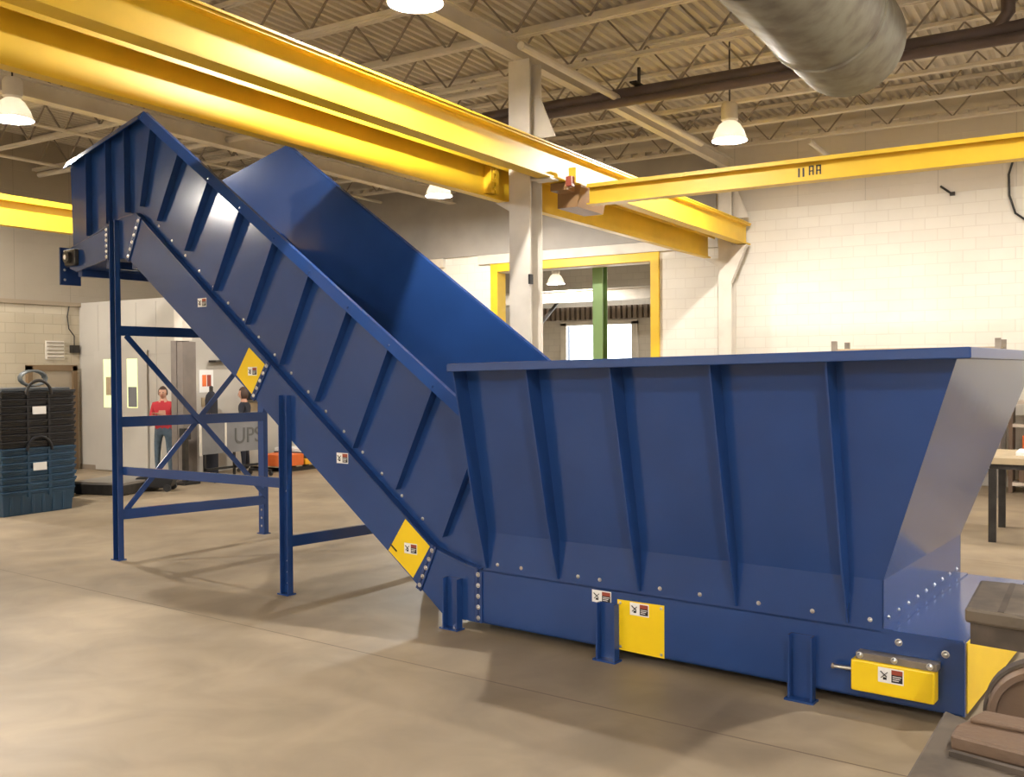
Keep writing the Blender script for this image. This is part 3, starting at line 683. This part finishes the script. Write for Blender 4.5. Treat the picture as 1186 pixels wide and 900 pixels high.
# ---- feet under the hopper base
for x in (-4.885, -3.48, -2.115):
    for y, sg in ((YN, -1), (YF_, 1)):
        mb = MB()
        mb.box(x-.075, x+.075, min(y, y+.012*sg), max(y, y+.012*sg), .012, .395)
        mb.box(x-.075, x-.063, min(y+.012*sg, y+.065*sg), max(y+.012*sg, y+.065*sg), .012, .395)
        mb.box(x+.063, x+.075, min(y+.012*sg, y+.065*sg), max(y+.012*sg, y+.065*sg), .012, .395)
        mb.box(x-.09, x+.09, min(y-.01*sg, y+.085*sg), max(y-.01*sg, y+.085*sg), 0, .012)
        cb(mb, 'foot', BLUE)
# ---- support frames
def leg(x, y, z1, sg, bolts=False):
    s = sg*.06
    mb = MB()
    mb.box(x-.055, x+.055, min(y, y+.010*sg), max(y, y+.010*sg), .012, z1)
    mb.box(x-.055, x-.045, min(y, y+.06*sg), max(y, y+.06*sg), .012, z1)
    mb.box(x+.045, x+.055, min(y, y+.06*sg), max(y, y+.06*sg), .012, z1)
    mb.box(x-.07, x+.07, min(y-.02*sg, y+.08*sg), max(y-.02*sg, y+.08*sg), 0, .012)
    return mb
X1, X2 = -9.585, -6.85
YL1, YL2 = 5.80, 7.72
# legs stand outside the channels: near legs have their face to the camera side
f1 = cb(leg(X1, 5.705, 3.62, -1), 'support_leg', BLUE)
f2 = cb(leg(X1-.08, YL2-.09, 3.30, 1), 'support_leg', BLUE)
f3 = cb(leg(X2, 5.705, 1.79, -1), 'support_leg', BLUE)
f4 = cb(leg(X2, YL2-.09, 1.60, 1), 'support_leg', BLUE)
for f, x, y in ((f3, X2, 5.693), (f1, X1, 5.693)):
    for z in (.10, .20, .30): bolt((x, y, z), f, .010)
for z in (.10, .20, .30): bolt((X1-.08, YL2-.09-.001, z), f2, .010, d=(0,-1,0))
bolt((X2, 5.693, .93), f3, .012)
def xbar(x, y0, y1, z0, z1, h, nm='cross_brace'): return cb(MB().bar((x, y0, z0), (x, y1, z1), .05, h), nm, BLUE)
YA, YB2 = 5.712, YL2-.10
xbar(X1, YA, YB2, 2.45, 2.45, .105)
xbar(X1, YA, YB2, 1.475, 1.455, .11)
xbar(X1, YA, YB2, .485, .43, .11)
cb(MB().bar((X1+.035, YA+.06, 2.40), (X1+.035, YB2, .47), .012, .06), 'diagonal_brace', BLUE)
cb(MB().bar((X1-.035, YB2, 2.40), (X1-.035, YA+.06, .50), .012, .06), 'diagonal_brace', BLUE)
cb(MB().bar((X1+.05, 5.715, .955), (X2-.05, 5.715, .995), .03, .09), 'longitudinal_brace', BLUE)
xbar(X2, YA, YB2, .475, .43, .10)
cb(MB().bar((X1, YL2-.09, .965), (X2, YL2-.09, 1.02), .04, .09), 'longitudinal_brace', BLUE) if False else None
# ================================================================== OFFICE BOX AT THE LEFT
OZT, OYF, OXR = 3.40, 12.5, -15.3
ofm = MB().box(XL, OXR, OYF, OYF+.1, 0, OZT).box(OXR-.1, OXR, OYF+.1, YB-.13, 0, OZT).box(XL, OXR, OYF, YB-.13, OZT, OZT+.06)
x = XL+.3
seams = MB()
struct('wall_office', ofm, PANEL)
mb = MB(); x = XL+.02
while x < OXR: mb.box(x, x+.015, OYF-.006, OYF, 0, OZT); x += .6
mb.box(XL, OXR, OYF-.008, OYF, 2.36, 2.38)
struct('trim_4', mb, mat('panel_seam', (0.45, 0.42, 0.38), .5))
struct('baseboard_office', MB().box(XL, OXR+.02, OYF-.015, OYF, 0, .10), mat('base_brown', (0.25, 0.2, 0.15), .6))

# double door in the office front
def office_door(n, x0, x1):
    d = thing('door_%d' % n, None, None, ((x0+x1)/2, OYF-.03, 0)); d['kind'] = 'structure'; oo = ((x0+x1)/2, OYF-.03, 0)
    MB().box(x0, x1, OYF-.05, OYF-.012, .02, 2.45).build('door_leaf', PANEL, d, off=oo)
    return d, oo
d1, o1 = office_door(2, -17.75, -16.93)
MB().box(-17.44, -17.12, OYF-.056, OYF-.05, 1.30, 2.28).build('window_light', GLOWG, d1, off=o1)
MB().box(-17.36, -17.18, OYF-.062, OYF-.056, 1.55, 1.92).build('notice', WOOD, d1, off=o1)
MB().box(-17.02, -16.97, OYF-.10, OYF-.05, 1.0, 1.12).build('door_handle', STEEL, d1, off=o1)
d2, o2 = office_door(3, -16.89, -16.10)
MB().box(-16.70, -16.38, OYF-.056, OYF-.05, 1.30, 2.28).build('window_light', GLOWG, d2, off=o2)
MB().box(-16.66, -16.40, OYF-.062, OYF-.056, 1.32, 1.72).build('notice', GREYP, d2, off=o2)
MB().box(-16.86, -16.81, OYF-.10, OYF-.05, 1.0, 1.12).build('door_handle', STEEL, d2, off=o2)
# papers and small things on the office side wall (x = OXR face, seen beyond the wrapped column)
def side_item(name, y0, y1, z0, z1, m, label, cat, t=.015):
    x0 = OXR+.016 if name == 'red_mark' else OXR
    return tag(MB().box(x0, OXR+t, y0, y1, z0, z1).build(name, m, off=(OXR, (y0+y1)/2, z0)), label, cat)
side_item('safety_poster', 13.05, 13.40, 1.60, 2.05, WHITE, 'white poster with red marks on the wall beside the wrapped column, upper of two papers', 'poster')
side_item('red_mark', 13.12, 13.22, 1.72, 1.95, ORANGE, 'small red printed square, left one on the poster paper', 'sign', .02)
side_item('red_mark', 13.24, 13.34, 1.72, 1.95, BRICKRED, 'small dark red printed square, right one on the poster paper', 'sign', .02)
side_item('tan_notice', 13.10, 13.36, 1.32, 1.50, WOOD, 'small tan notice under the white poster with red marks', 'poster')
side_item('first_aid_shelf', 13.30, 13.85, 2.20, 2.24, DSTEEL, 'small dark wall shelf above the poster', 'shelf', .2)
side_item('dark_box', 13.60, 13.82, 2.24, 2.46, BLACK, 'small dark box standing on the wall shelf above the poster', 'box', .14)
for k, y in enumerate((14.25, 15.05)):
    t = thing('hanging_bin', ('left' if k == 0 else 'right')+'most of two black open bins hung on the cream wall behind the board', 'bin', (OXR+.02, y+.3, 1.42), 0, 'black bins on the office wall')
    MB().box(0, .02, -.33, .33, 0, .40).build('back_panel', BLACK, t)
    MB().box(.02, .26, -.33, .33, 0, .02).box(.24, .26, -.33, .33, .02, .20).box(.02, .24, -.33, -.31, .02, .34).box(.02, .24, .31, .33, .02, .34).build('tray', BLACK, t)
for k, y in enumerate((14.55, 15.35)):
    tag(MB().prism([(-.12, 0), (.12, 0), (0, .14)], 0, 0, .05).build('coat_hook', BLACK, loc=(OXR, y, 2.42)), ('left' if k == 0 else 'right')+' small black hook high on the cream wall above the bins', 'hook')
side_item('lower_rail', 14.2, 16.0, 1.18, 1.36, WOOD, 'pale wooden rail on the cream wall below the black bins', 'rail', .04)

# wrapped column
wc = thing('wrapped_column', 'cream column with a grey protective wrap beside the person in red', 'column', (-14.42, 11.95, 0), 0)
MB().box(-.11, .11, -.11, .11, 2.58, 5.80).build('shaft', COLP, wc)
MB().box(-.16, -.01, -.15, .15, 0, 2.58).box(.01, .16, -.15, .15, 0, 2.56).box(-.01, .01, -.13, .13, 0, 2.5).build('wrap', GREYC, wc)

# left wall details
dl = thing('door_1', None, None, (XL, 11.85, 0)); dl['kind'] = 'structure'
MB().box(XL, XL+.05, 11.40, 12.28, 0, 2.05).build('door_leaf', mat('door_tan', (0.35, 0.29, 0.22), .5), dl, off=(XL, 11.85, 0))
MB().box(XL, XL+.09, 11.30, 11.40, 0, 2.15).box(XL, XL+.09, 12.28, 12.38, 0, 2.15).box(XL, XL+.09, 11.30, 12.38, 2.05, 2.17).build('door_frame', DOORB, dl, off=(XL, 11.85, 0))
vt = thing('vent_grille', 'square grille on the left wall above the brown door', 'vent', (XL, 11.93, 2.28))
MB().box(0, .03, -.20, .20, 0, .38).build('backing', COLP, vt)
for k in range(5): MB().box(.03, .05, -.18, .18, .03+k*.075, .055+k*.075).build('slat', mat('vent_grey', (.30, .26, .2), .6) if k == 0 else bpy.data.materials['vent_grey'], vt)
jb = thing('junction_box', 'small dark electrical box with a drooping wire by the office corner', 'electrical box', (XL, 12.36, 2.42))
MB().box(0, .08, -.09, .09, 0, .16).build('box', DSTEEL, jb)
MB().tube([(.03, 0, .16), (.03, 0, .35), (.03, -.12, .50), (.03, -.15, .75), (.03, -.10, 1.0)], .012, 6).build('wire', CABLE, jb)

# ================================================================== TUBS
def tub(kind, m, body_h, w_, d_):
    t = thing('nesting_tub', '', 'tub', (0,0,0), 0, 'nested tubs in stacks at the left')
    h = .36 if body_h else .36
    # tapered body
    def ring(s, z): return [(s*-d_/2, s*-w_/2, z), (s*d_/2, s*-w_/2, z), (s*d_/2, s*w_/2, z), (s*-d_/2, s*w_/2, z)]
    return t, ring
def make_tub(m, w_, d_, bottom):
    t = thing('nesting_tub', '', 'tub', (0,0,0), 0)
    def ring(s, z): return [(-d_/2*s, -w_/2*s, z), (d_/2*s, -w_/2*s, z), (d_/2*s, w_/2*s, z), (-d_/2*s, w_/2*s, z)]
    z0 = .0 if bottom else .247
    b = MB(); b.hexa(ring(.93 if bottom else .955, z0), ring(.965, .315))
    if bottom:
        for yy in [k*.16-w_/2+.12 for k in range(int((w_-.1)/.16))]: b.box(d_/2*.93, d_/2*.965, yy, yy+.05, .02, .28)
    b.build('body', m, t, bevel=.008)
    r_ = MB().hexa(ring(1.0, .315), ring(1.0, .345)).hexa(ring(.985, .29), ring(.985, .315))
    r_.build('rim', m, t, bevel=.006)
    c = MB()
    for sy in (-1, 1): c.box(d_/2*.97, d_/2*1.005, sy*.16-.02, sy*.16+.02, .25, .345)
    c.build('handle_rib', m, t)
    return t
def stack(x, y, w_, d_, plan, where, arch=True):
    z = 0; first = {}; n = 0
    tops = []
    for (m, cnt, nm) in plan:
        for k in range(cnt):
            bottom = (k == 0 and z == 0)
            if bottom: zz = 0
            else: zz = z
            key = (m.name, bottom)
            label = f'{nm} nesting tub, {ORD[n]} from the floor, {where}'
            if key not in first:
                t = make_tub(m, w_, d_, bottom); t.location = (x, y, zz); t['label'] = label; t['group'] = 'nested tubs in the stack '+where; first[key] = t
            else:
                t = dup(first[key], (x, y, zz), label)
            t['category'] = 'tub'
            n += 1
            z = zz + .1
            # the next rim sits 0.1 above this one
        tops.append((t, zz))
    return tops
tp = stack(-13.48, 8.22, 1.12, .96, [(TUBB, 7, 'blue'), (TUBK, 8, 'black')], 'in the front stack at the left edge')
stack(-14.62, 9.02, 1.12, .96, [(TUBB, 6, 'dark blue'), (TUBK, 9, 'black')], 'in the stack behind the front one')
for (t, zz), nm in zip(tp, ('blue', 'black')):
    # carrying hoop and paper label on the top tub of each colour
    pts = [(.49, .19*math.cos(a), .30+.20*math.sin(a)) for a in [math.pi*k/12 for k in range(13)]]
    MB().tube(pts, .022, 8).build('hoop_handle', TUBK if nm == 'blue' else DSTEEL, t, smooth=True)
    MB().box(.485, .50, -.10, .10, .02, .13).build('paper_label', WHITE, t)
hc = thing('hose_coil', 'grey coiled hose lying on top of the front tub stack', 'hose', (-13.48, 8.30, 1.75))
pts = []
for k in range(90):
    a = k*.42; pts.append((.06*math.sin(a*.13)+.1*k/90, .20*math.cos(a)+.1, .02+.11*(1+math.sin(a))))
MB().tube(pts, .018, 7).build('hose', mat('hose_grey', (.10, .11, .11), .4), hc, smooth=True)
tag(MB().box(-.44,.44,-.52,.52,0,.05).build('tub_lid', mat('lid_grey', (.07,.08,.09), .35), loc=(-13.48, 8.22, 1.745), bevel=.01), 'flat grey lid closing the front tub stack', 'lid')
hc.location.z = 1.80

# ================================================================== FLOOR ITEMS, LEFT BACKGROUND
pl = thing('low_platform', 'low dark steel platform on the floor right of the tubs', 'platform', (-14.2, 10.38, 0), R(15))
MB().box(-.5, .5, -.50, .50, .17, .21).build('top_plate', mat('plate_grey', (.22,.20,.18), .4), pl)
MB().box(.44, .5, -.5, .5, .02, .17).box(-.5, -.44, -.5, .5, .02, .17).box(-.44, .44, -.5, -.44, .02, .17).box(-.44, .44, .44, .5, .02, .17).build('skirt', DSTEEL, pl)
for y_ in (-.48, .38): MB().box(-.45, .45, y_, y_+.1, 0, .02).build('runner', BLACK, pl)
dk = thing('floor_jack', 'dark low wheeled jack on the floor in front of the person in red', 'jack', (-13.75, 10.75, 0), R(35))
MB().prism([(-.35,.06),(.30,.06),(.36,.20),(.1,.31),(-.25,.24)], 1, -.16, .16).build('body', BLACK, dk, bevel=.02)
MB().lathe([(.001,.02),(.10,.02),(.12,.0),(.10,-.02),(.001,-.02)], 16, Matrix.Translation((.08,0,.33))).build('saddle', DSTEEL, dk)
for sx in (-.27, .27):
    for sy in (-.17, .17): MB().tube([(sx, sy-.03, .06), (sx, sy+.03, .06)], .06, 14).build('wheel', RUBBER, dk)

# grey board with lettering on a wheeled stand
ub = thing('grey_board_cart', 'grey wheeled board cart lettered UPS behind the conveyor legs', 'cart', (-14.0, 12.75, 0))
MB().box(-.02, .02, -.78, .72, .50, 1.06).build('board', GREYP, ub)
MB().box(.02, .03, -.24, -.20, .50, 1.06).build('board_strip', COLP, ub)
MB().box(-.02, .03, -.80, -.78, .48, 1.08).build('board_strip', COLP, ub)
tc_ = bpy.data.curves.new('lettering', 'FONT'); tc_.body = 'UPS'; tc_.size = .42; tc_.extrude = .004; tc_.align_x = 'CENTER'
to = bpy.data.objects.new('lettering_src', tc_); COL.objects.link(to)
dg = bpy.context.evaluated_depsgraph_get(); me = bpy.data.meshes.new_from_object(to.evaluated_get(dg)); bpy.data.objects.remove(to)
me.materials.clear(); me.materials.append(mat('letter_grey', (.10,.10,.095), .6))
lo_ = bpy.data.objects.new('lettering', me); COL.objects.link(lo_); lo_.parent = ub; lo_.rotation_euler = (R(90), 0, R(90)); lo_.location = (.026, .33, .66)
for y in (-.70, .0, .66):
    MB().box(-.02, .02, y-.02, y+.02, .08, .50).build('leg', BLACK, ub)
MB().box(-.02, .02, -.72, .68, .20, .24).box(-.3, .3, -.72, -.68, .08, .12).box(-.3, .3, .64, .68, .08, .12).build('bottom_rail', BLACK, ub)
for x, y in ((.28, -.70), (.28, .66), (-.28, -.70), (-.28, .66)):
    MB().tube([(x, y-.02, .045), (x, y+.02, .045)], .045, 14).build('caster', RUBBER, ub)
# slender stand beside the column
st = thing('barrier_stand', 'dark upright stand between the wrapped column and the board cart', 'stand', (-14.05, 11.66, 0))
MB().box(-.04, .04, -.04, .04, .04, 1.0).build('post', DSTEEL, st)
MB().box(-.18, .18, -.18, .18, 0, .04).build('base', BLACK, st)
MB().box(-.07, .07, -.07, .07, .80, 1.0).build('head', BLACK, st)
bt = thing('blue_cylinder', 'dark blue upright cylinder standing behind the crossing braces', 'cylinder', (-14.95, 13.05, 0))
MB().lathe([(.001,0),(.12,0),(.12,1.45),(.10,1.55),(.05,1.62),(.001,1.62)], 20).build('body', NAVY, bt, smooth=True)
MB().lathe([(.001,1.62),(.04,1.62),(.04,1.72),(.001,1.74)], 12).build('cap', DSTEEL, bt, smooth=True)
# flat goods along the office side wall
def pile(name, x0, x1, y0, y1, z0, z1, m, label, cat):
    return tag(MB().box(x0, x1, y0, y1, z0, z1).build(name, m, off=((x0+x1)/2, (y0+y1)/2, z0), bevel=.01), label, cat)
pal = thing('wooden_pallet', 'low dark pallet carrying yellow and red goods behind the front leg', 'pallet', (-14.35, 14.9, 0))
for x in (-.4, 0, .4): MB().box(x-.05, x+.05, -1.0, 1.0, 0, .09).build('stringer', BLACK, pal)
for k in range(6): MB().box(-.46, .46, -.98+k*.36, -.82+k*.36, .09, .11).build('deck_board', WOOD, pal)
pile('yellow_slab', -14.8, -13.9, 14.55, 15.8, .11, .22, mat('amber', (.80,.42,.02), .5), 'amber flat slab on the pallet behind the front conveyor leg', 'slab')
pile('dark_slab', -14.85, -14.0, 14.6, 15.8, .22, .34, BLACK, 'dark slab stacked on the amber slab', 'slab')
pile('white_slab', -14.85, -14.1, 14.62, 15.4, .345, .42, WHITE, 'white sheet stack topmost on the pallet goods', 'slab')
pile('red_case', -14.6, -13.9, 13.95, 14.5, .11, .34, ORANGE, 'red orange case at the left end of the pallet', 'case')

# ================================================================== PEOPLE
def person(name, label, loc, rz, height, top_m, leg_m, hair_m, long_hair=False, armpose=0):
    t = thing('person', label, 'person', loc, rz)
    S = height/1.72
    V = [ (0,0,.93), (0,0,1.06), (0,.0,1.22), (0,0,1.38), (0,-.01,1.47), (0,-.02,1.54),       # pelvis..neck 0-5
          (0,-.02,1.60), (0,-.02,1.68),                                                        # head 6,7
          (.17,0,1.40), (.23,-.02,1.12), (.20,-.20,1.00), (.17,-.30,1.00),                      # r arm 8-11
          (-.17,0,1.40), (-.23,-.02,1.12), (-.20,-.20,1.02), (-.16,-.31,1.03),                  # l arm 12-15
          (.10,0,.88), (.11,-.01,.50), (.12,.02,.09), (.13,-.14,.035),                         # r leg 16-19
          (-.10,0,.88), (-.12,-.01,.50), (-.13,.02,.09), (-.14,-.14,.035)]                     # l leg 20-23
    RD = [.145,.135,.15,.15,.07,.052, .075,.06, .062,.046,.036,.028, .062,.046,.036,.028, .088,.062,.042,.038, .088,.062,.042,.038]
    E = [(0,1),(1,2),(2,3),(3,4),(4,5),(5,6),(6,7),(3,8),(8,9),(9,10),(10,11),(3,12),(12,13),(13,14),(14,15),(0,16),(16,17),(17,18),(18,19),(0,20),(20,21),(21,22),(22,23)]
    if armpose == 1:
        V[10] = (.10,-.26,1.18); V[11] = (.03,-.33,1.22)
    for side, wrist in ((1, 11), (-1, 15)):
        wv = Vector(V[wrist]); prev = Vector(V[wrist-1]); d = (wv-prev).normalized(); s = Vector((1,0,0))*side
        palm = len(V); V.append(tuple(wv+d*.05)); RD.append(.026); E.append((wrist, palm))
        for k in range(4):
            b = len(V); off = Vector((1,0,0))*(k-1.5)*.019
            ln = (.075,.085,.08,.06)[k]
            V.append(tuple(wv+d*.085+off)); RD.append(.0095); E.append((palm, b))
            V.append(tuple(wv+d*(.085+ln*.55)+off+Vector((0,0,-.012)))); RD.append(.0085); E.append((b, b+1))
            V.append(tuple(wv+d*(.085+ln*.85)+off+Vector((0,0,-.032)))); RD.append(.0075); E.append((b+1, b+2))
        b = len(V); V.append(tuple(wv+d*.03-s*.035)); RD.append(.011); E.append((palm, b))
        V.append(tuple(wv+d*.07-s*.052)); RD.append(.009); E.append((b, b+1))
    me = bpy.data.meshes.new('body_src'); me.from_pydata([tuple(c*S for c in v) for v in V], E, [])
    o = bpy.data.objects.new('body_src', me); COL.objects.link(o)
    md = o.modifiers.new('skin', 'SKIN'); md.use_smooth_shade = True
    for i, r in enumerate(RD):
        sv = me.skin_vertices[0].data[i]; sv.radius = (r*S*(1.15 if i < 4 else 1), r*S*(.78 if i < 4 else 1)); sv.use_root = (i == 0)
    ss = o.modifiers.new('sub', 'SUBSURF'); ss.levels = 2; ss.render_levels = 2
    dg = bpy.context.evaluated_depsgraph_get(); me2 = bpy.data.meshes.new_from_object(o.evaluated_get(dg)); bpy.data.objects.remove(o)
    me2.materials.clear()
    for m in (SKIN, top_m, leg_m, BLACK): me2.materials.append(m)
    for p in me2.polygons:
        c = p.center/S; p.use_smooth = True
        if c.z < .085: p.material_index = 3
        elif c.z < .95 and abs(c.x) < .26 and c.y > -.16: p.material_index = 2
        elif c.z < 1.455 and not (c.y < -.10 or (abs(c.x) > .16 and c.z < 1.20)): p.material_index = 1
    body = bpy.data.objects.new('body', me2); COL.objects.link(body); body.parent = t
    # head with face
    hm = MB(); bmesh.ops.create_uvsphere(hm.bm, u_segments=24, v_segments=18, radius=1)
    for v in hm.bm.verts:
        x, y, z = v.co
        tp = 1-.22*max(0, -z)
        v.co = Vector((x*.075*tp, y*.095*(1-.10*max(0,-z)), z*.118))
    H0 = Vector((0, -.03, 1.615))*S
    hd = hm.build('head', SKIN, t, smooth=True, loc=H0)
    hd.scale = (S,S,S)
    MB().hexa([(-.012,-.088,-.01),(.012,-.088,-.01),(.016,-.085,-.035),(-.016,-.085,-.035)], [(-.006,-.098,.0),(.006,-.098,.0),(.012,-.118,-.03),(-.012,-.118,-.03)]).build('nose', SKIN, hd)
    for sx in (-1, 1):
        e = MB(); bmesh.ops.create_uvsphere(e.bm, u_segments=10, v_segments=8, radius=.011); e.build('eye', BLACK, hd, loc=(sx*.03, -.084, .01), smooth=True)
        e = MB(); bmesh.ops.create_uvsphere(e.bm, u_segments=10, v_segments=8, radius=.02); ear = e.build('ear', SKIN, hd, loc=(sx*.077, .005, -.005), smooth=True); ear.scale = (.4, .8, 1.3)
    MB().box(-.022, .022, -.092, -.080, -.062, -.055).build('mouth', BRICKRED, hd)
    hr = MB(); bmesh.ops.create_uvsphere(hr.bm, u_segments=24, v_segments=18, radius=1)
    bmesh.ops.delete(hr.bm, geom=[v for v in hr.bm.verts if (v.co.y < -.35 and v.co.z < .45) or v.co.z < (-.75 if long_hair else -.35)], context='VERTS')
    for v in hr.bm.verts:
        k = 1.0+.05*noise.noise(v.co*5)
        v.co = Vector((v.co.x*.086*k, v.co.y*.104*k+.006, v.co.z*(.128 if not long_hair else .15)*k+.004))
    h_ = hr.build('hair', hair_m, hd, smooth=True)
    sd = h_.modifiers.new('thick', 'SOLIDIFY'); sd.thickness = .012
    return t
p1 = person('person', 'person in a red shirt and jeans standing by the white office door', (-15.20, 12.12, 0), R(35), 1.72, RED, JEANS, HAIR, armpose=1)
p2 = person('person', 'person with brown hair in a dark top behind the grey board', (-14.75, 13.72, 0), R(-60), 1.66, NAVY, NAVY, HAIR, long_hair=True)

# ================================================================== RIGHT BACKGROUND
rk = thing('storage_rack', 'tall pallet rack by the back wall, its posts poking above the hopper rim', 'rack', (-2.6, 16.9, 0))
RX0, RX1 = -3.86, -1.42
for x in (RX0, RX1):
    for y, h in ((-.4, 2.45), (.55, 2.45)):
        MB().box(x+2.6-.04, x+2.6+.04, y-.04, y+.04, 0, h).build('upright', GUN, rk)
for z in (.55, 1.35, 2.20):
    MB().box(RX0+2.6+.04, RX1+2.6-.04, -.43, -.37, z, z+.10).build('beam', mat('rack_tan', (.42,.33,.24), .5) if z == .55 else bpy.data.materials['rack_tan'], rk)
    MB().box(RX0+2.6+.04, RX1+2.6-.04, .52, .58, z, z+.10).build('beam', bpy.data.materials['rack_tan'], rk)
    MB().box(RX0+2.6+.0, RX1+2.6+.0, -.36, .51, z+.10, z+.12).build('shelf', WOOD, rk)
def rbox(x0, x1, y0, y1, z0, z1, m, label, nm='carton'):
    return tag(MB().box(x0, x1, y0, y1, z0, z1).build(nm, m, off=((x0+x1)/2, (y0+y1)/2, z0), bevel=.008), label, 'box')
rbox(-1.95, -1.55, 16.6, 17.2, .67, 1.05, BROWN, 'brown carton at the right end of the rack lower shelf')
rbox(-1.9, -1.5, 16.6, 17.2, 1.47, 1.8, BRICKRED, 'dark red carton at the right end of the rack middle shelf')
rbox(-2.6, -2.05, 16.6, 17.2, .67, 1.15, WOOD, 'tan carton left of the brown one on the lower shelf')
s2 = thing('low_shelving', 'low brown shelving against the back wall right of the rack', 'shelving', (-.3, 17.5, 0))
for x in (-1.0, 0, 1.0): MB().box(x-.03, x+.03, -.3, .3, 0, 1.45).build('side_panel', BROWN, s2)
for z in (.12, .6, 1.05, 1.42): MB().box(-.97, .97, -.3, .3, z, z+.05).build('shelf', mat('pale_shelf', (.62,.52,.42), .5) if z == .12 else bpy.data.materials['pale_shelf'], s2)
for k, (x, z, m, c) in enumerate(((-.75,.17,BROWN,'brown'),(-.35,.17,DSTEEL,'dark'),(-.7,.65,ORANGE,'orange'),(-.3,.65,BROWN,'tan brown'),(-.65,1.10,DSTEEL,'dark grey'),(.4,.65,GREYP,'grey'))):
    rbox(-.3+x-.14, -.3+x+.14, 17.3, 17.7, z, z+.26, m, f'{c} bin on the low shelving, at {("floor","floor","middle","middle","top","middle")[k]} level', 'parts_bin')
# steel table
tb = thing('steel_table', 'wooden topped steel table standing right of the hopper', 'table', (-.70, 12.95, 0))
MB().box(-.48, .9, -.72, .62, .90, .97).build('table_top', WOOD, tb)
MB().box(-.44, .86, -.68, .58, .84, .90).build('apron', DSTEEL, tb)
for x, y in ((-.41, -.65), (-.41, .55), (.83, -.65), (.83, .55)): MB().box(x-.04, x+.04, y-.04, y+.04, 0, .84).build('leg', DSTEEL, tb)
tag(MB().box(-.30, .40, -.3, .3, 0, .04).build('table_board', WHITE, loc=(-.6, 12.95, .97)), 'pale board lying on the steel table', 'board')
# hanging cable loop on the back wall
pts = [(-1.35, YB-.05, 5.35), (-1.28, YB-.05, 5.48), (-1.12, YB-.05, 5.40), (-1.0, YB-.05, 5.22)]
loop = [(-1.10, YB-.05, 5.30), (-1.22, YB-.05, 5.48), (-1.34, YB-.05, 5.42), (-1.40, YB-.05, 5.2), (-1.39, YB-.05, 4.85), (-1.30, YB-.05, 4.55), (-1.12, YB-.05, 4.40), (-.9, YB-.05, 4.40), (-.7, YB-.05, 4.6)]
tag(MB().tube(loop, .018, 8).build('hanging_cable', CABLE, off=(-1.1, YB-.05, 4.4), smooth=True), 'black cable loop hanging on the back wall at the right edge', 'cable')
tag(MB().tube([(-2.45, YB-.02, 5.12), (-2.28, YB-.02, 4.98)], .02, 6).box(-2.30, -2.22, YB-.06, YB, 4.94, 5.0).build('pipe_bracket', DSTEEL, off=(-2.35, YB-.03, 4.94)), 'small dark bracket on the back wall below the bridge beam', 'bracket')

# ================================================================== FOREGROUND MACHINE
mc = thing('shop_machine', 'worn brown metalworking machine in the near right corner with steel tables and a round wheel', 'machine', (-.05, 3.3, 0))
om = (-.05, 3.3, 0)
# far table
ft = MB().prism([(-.525, 4.62), (1.0, 4.35), (1.0, 5.25), (-.53, 5.27)], 2, .885, .95).build('far_table', MTOP, mc, off=om, bevel=.012)
MB().prism([(-.505, 4.64), (1.0, 4.38), (1.0, 5.23), (-.51, 5.25)], 2, .79, .885).build('table_rib', MDARK, ft, off=om)
MB().prism([(-.395, 4.61), (-.37, 4.605), (-.37, 5.255), (-.395, 5.26)], 2, .9505, .952).build('table_slot', MDARK, ft, off=om)
MB().box(.0, .6, 4.6, 5.1, .0, .79).build('far_pedestal', MDARK, mc, off=om)
# near bed
nb = MB().prism([(-.424, 3.24), (-.452, 2.3), (1.0, 1.9), (1.0, 3.05), (-.25, 3.10)], 2, .86, .94).build('near_bed', MTOP, mc, off=om, bevel=.01)
MB().prism([(-.41, 3.2), (-.43, 2.32), (1.0, 1.95), (1.0, 3.0), (-.25, 3.06)], 2, .0, .86).build('bed_body', MDARK, mc, off=om)
jw = MB().prism([(-.365, 2.90), (-.36, 2.99), (-.315, 3.10), (.6, 2.98), (.6, 2.68)], 2, .941, .985).build('jaw_plate', BROWN, mc, off=om, bevel=.008)
jw.data.materials[0] = BROWN
MB().prism([(-.33, 3.02), (-.30, 3.11), (.6, 3.0), (.6, 2.92)], 2, .985, 1.0).build('jaw_step', BROWN, jw, off=om, bevel=.005)
MB().bar((-.36, 2.86, .93), (.5, 2.64, .93), .02, .05).build('jaw_edge', MDARK, jw, off=om)
# round wheel standing on edge, facing the camera side
wx = Vector((-.155, 3.45, .90)); ax = Vector((.25, 3.4, 0)).normalized()
Mw = Matrix.Translation(wx-Vector(om)) @ Vector((0,0,1)).rotation_difference(-Vector((-.02, 1, .0)).normalized()).to_matrix().to_4x4()
wh = MB().lathe([(.001, .055), (.11, .05), (.138, .055), (.142, .07), (.160, .07), (.168, .055), (.168, -.06), (.001, -.06)], 48, Mw).build('wheel', BROWN, mc, smooth=True)
MB().lathe([(.170, .03), (.180, .03), (.180, -.03), (.170, -.03), (.170, .03)], 48, Mw).build('wheel_band', MDARK, wh, smooth=True)
MB().lathe([(.001, .10), (.03, .10), (.03, .05)], 20, Mw).build('hub', GUN, wh, smooth=True)
MB().box(-.25, .25, 3.52, 3.64, .0, .90).build('wheel_stand', MDARK, mc, off=om)
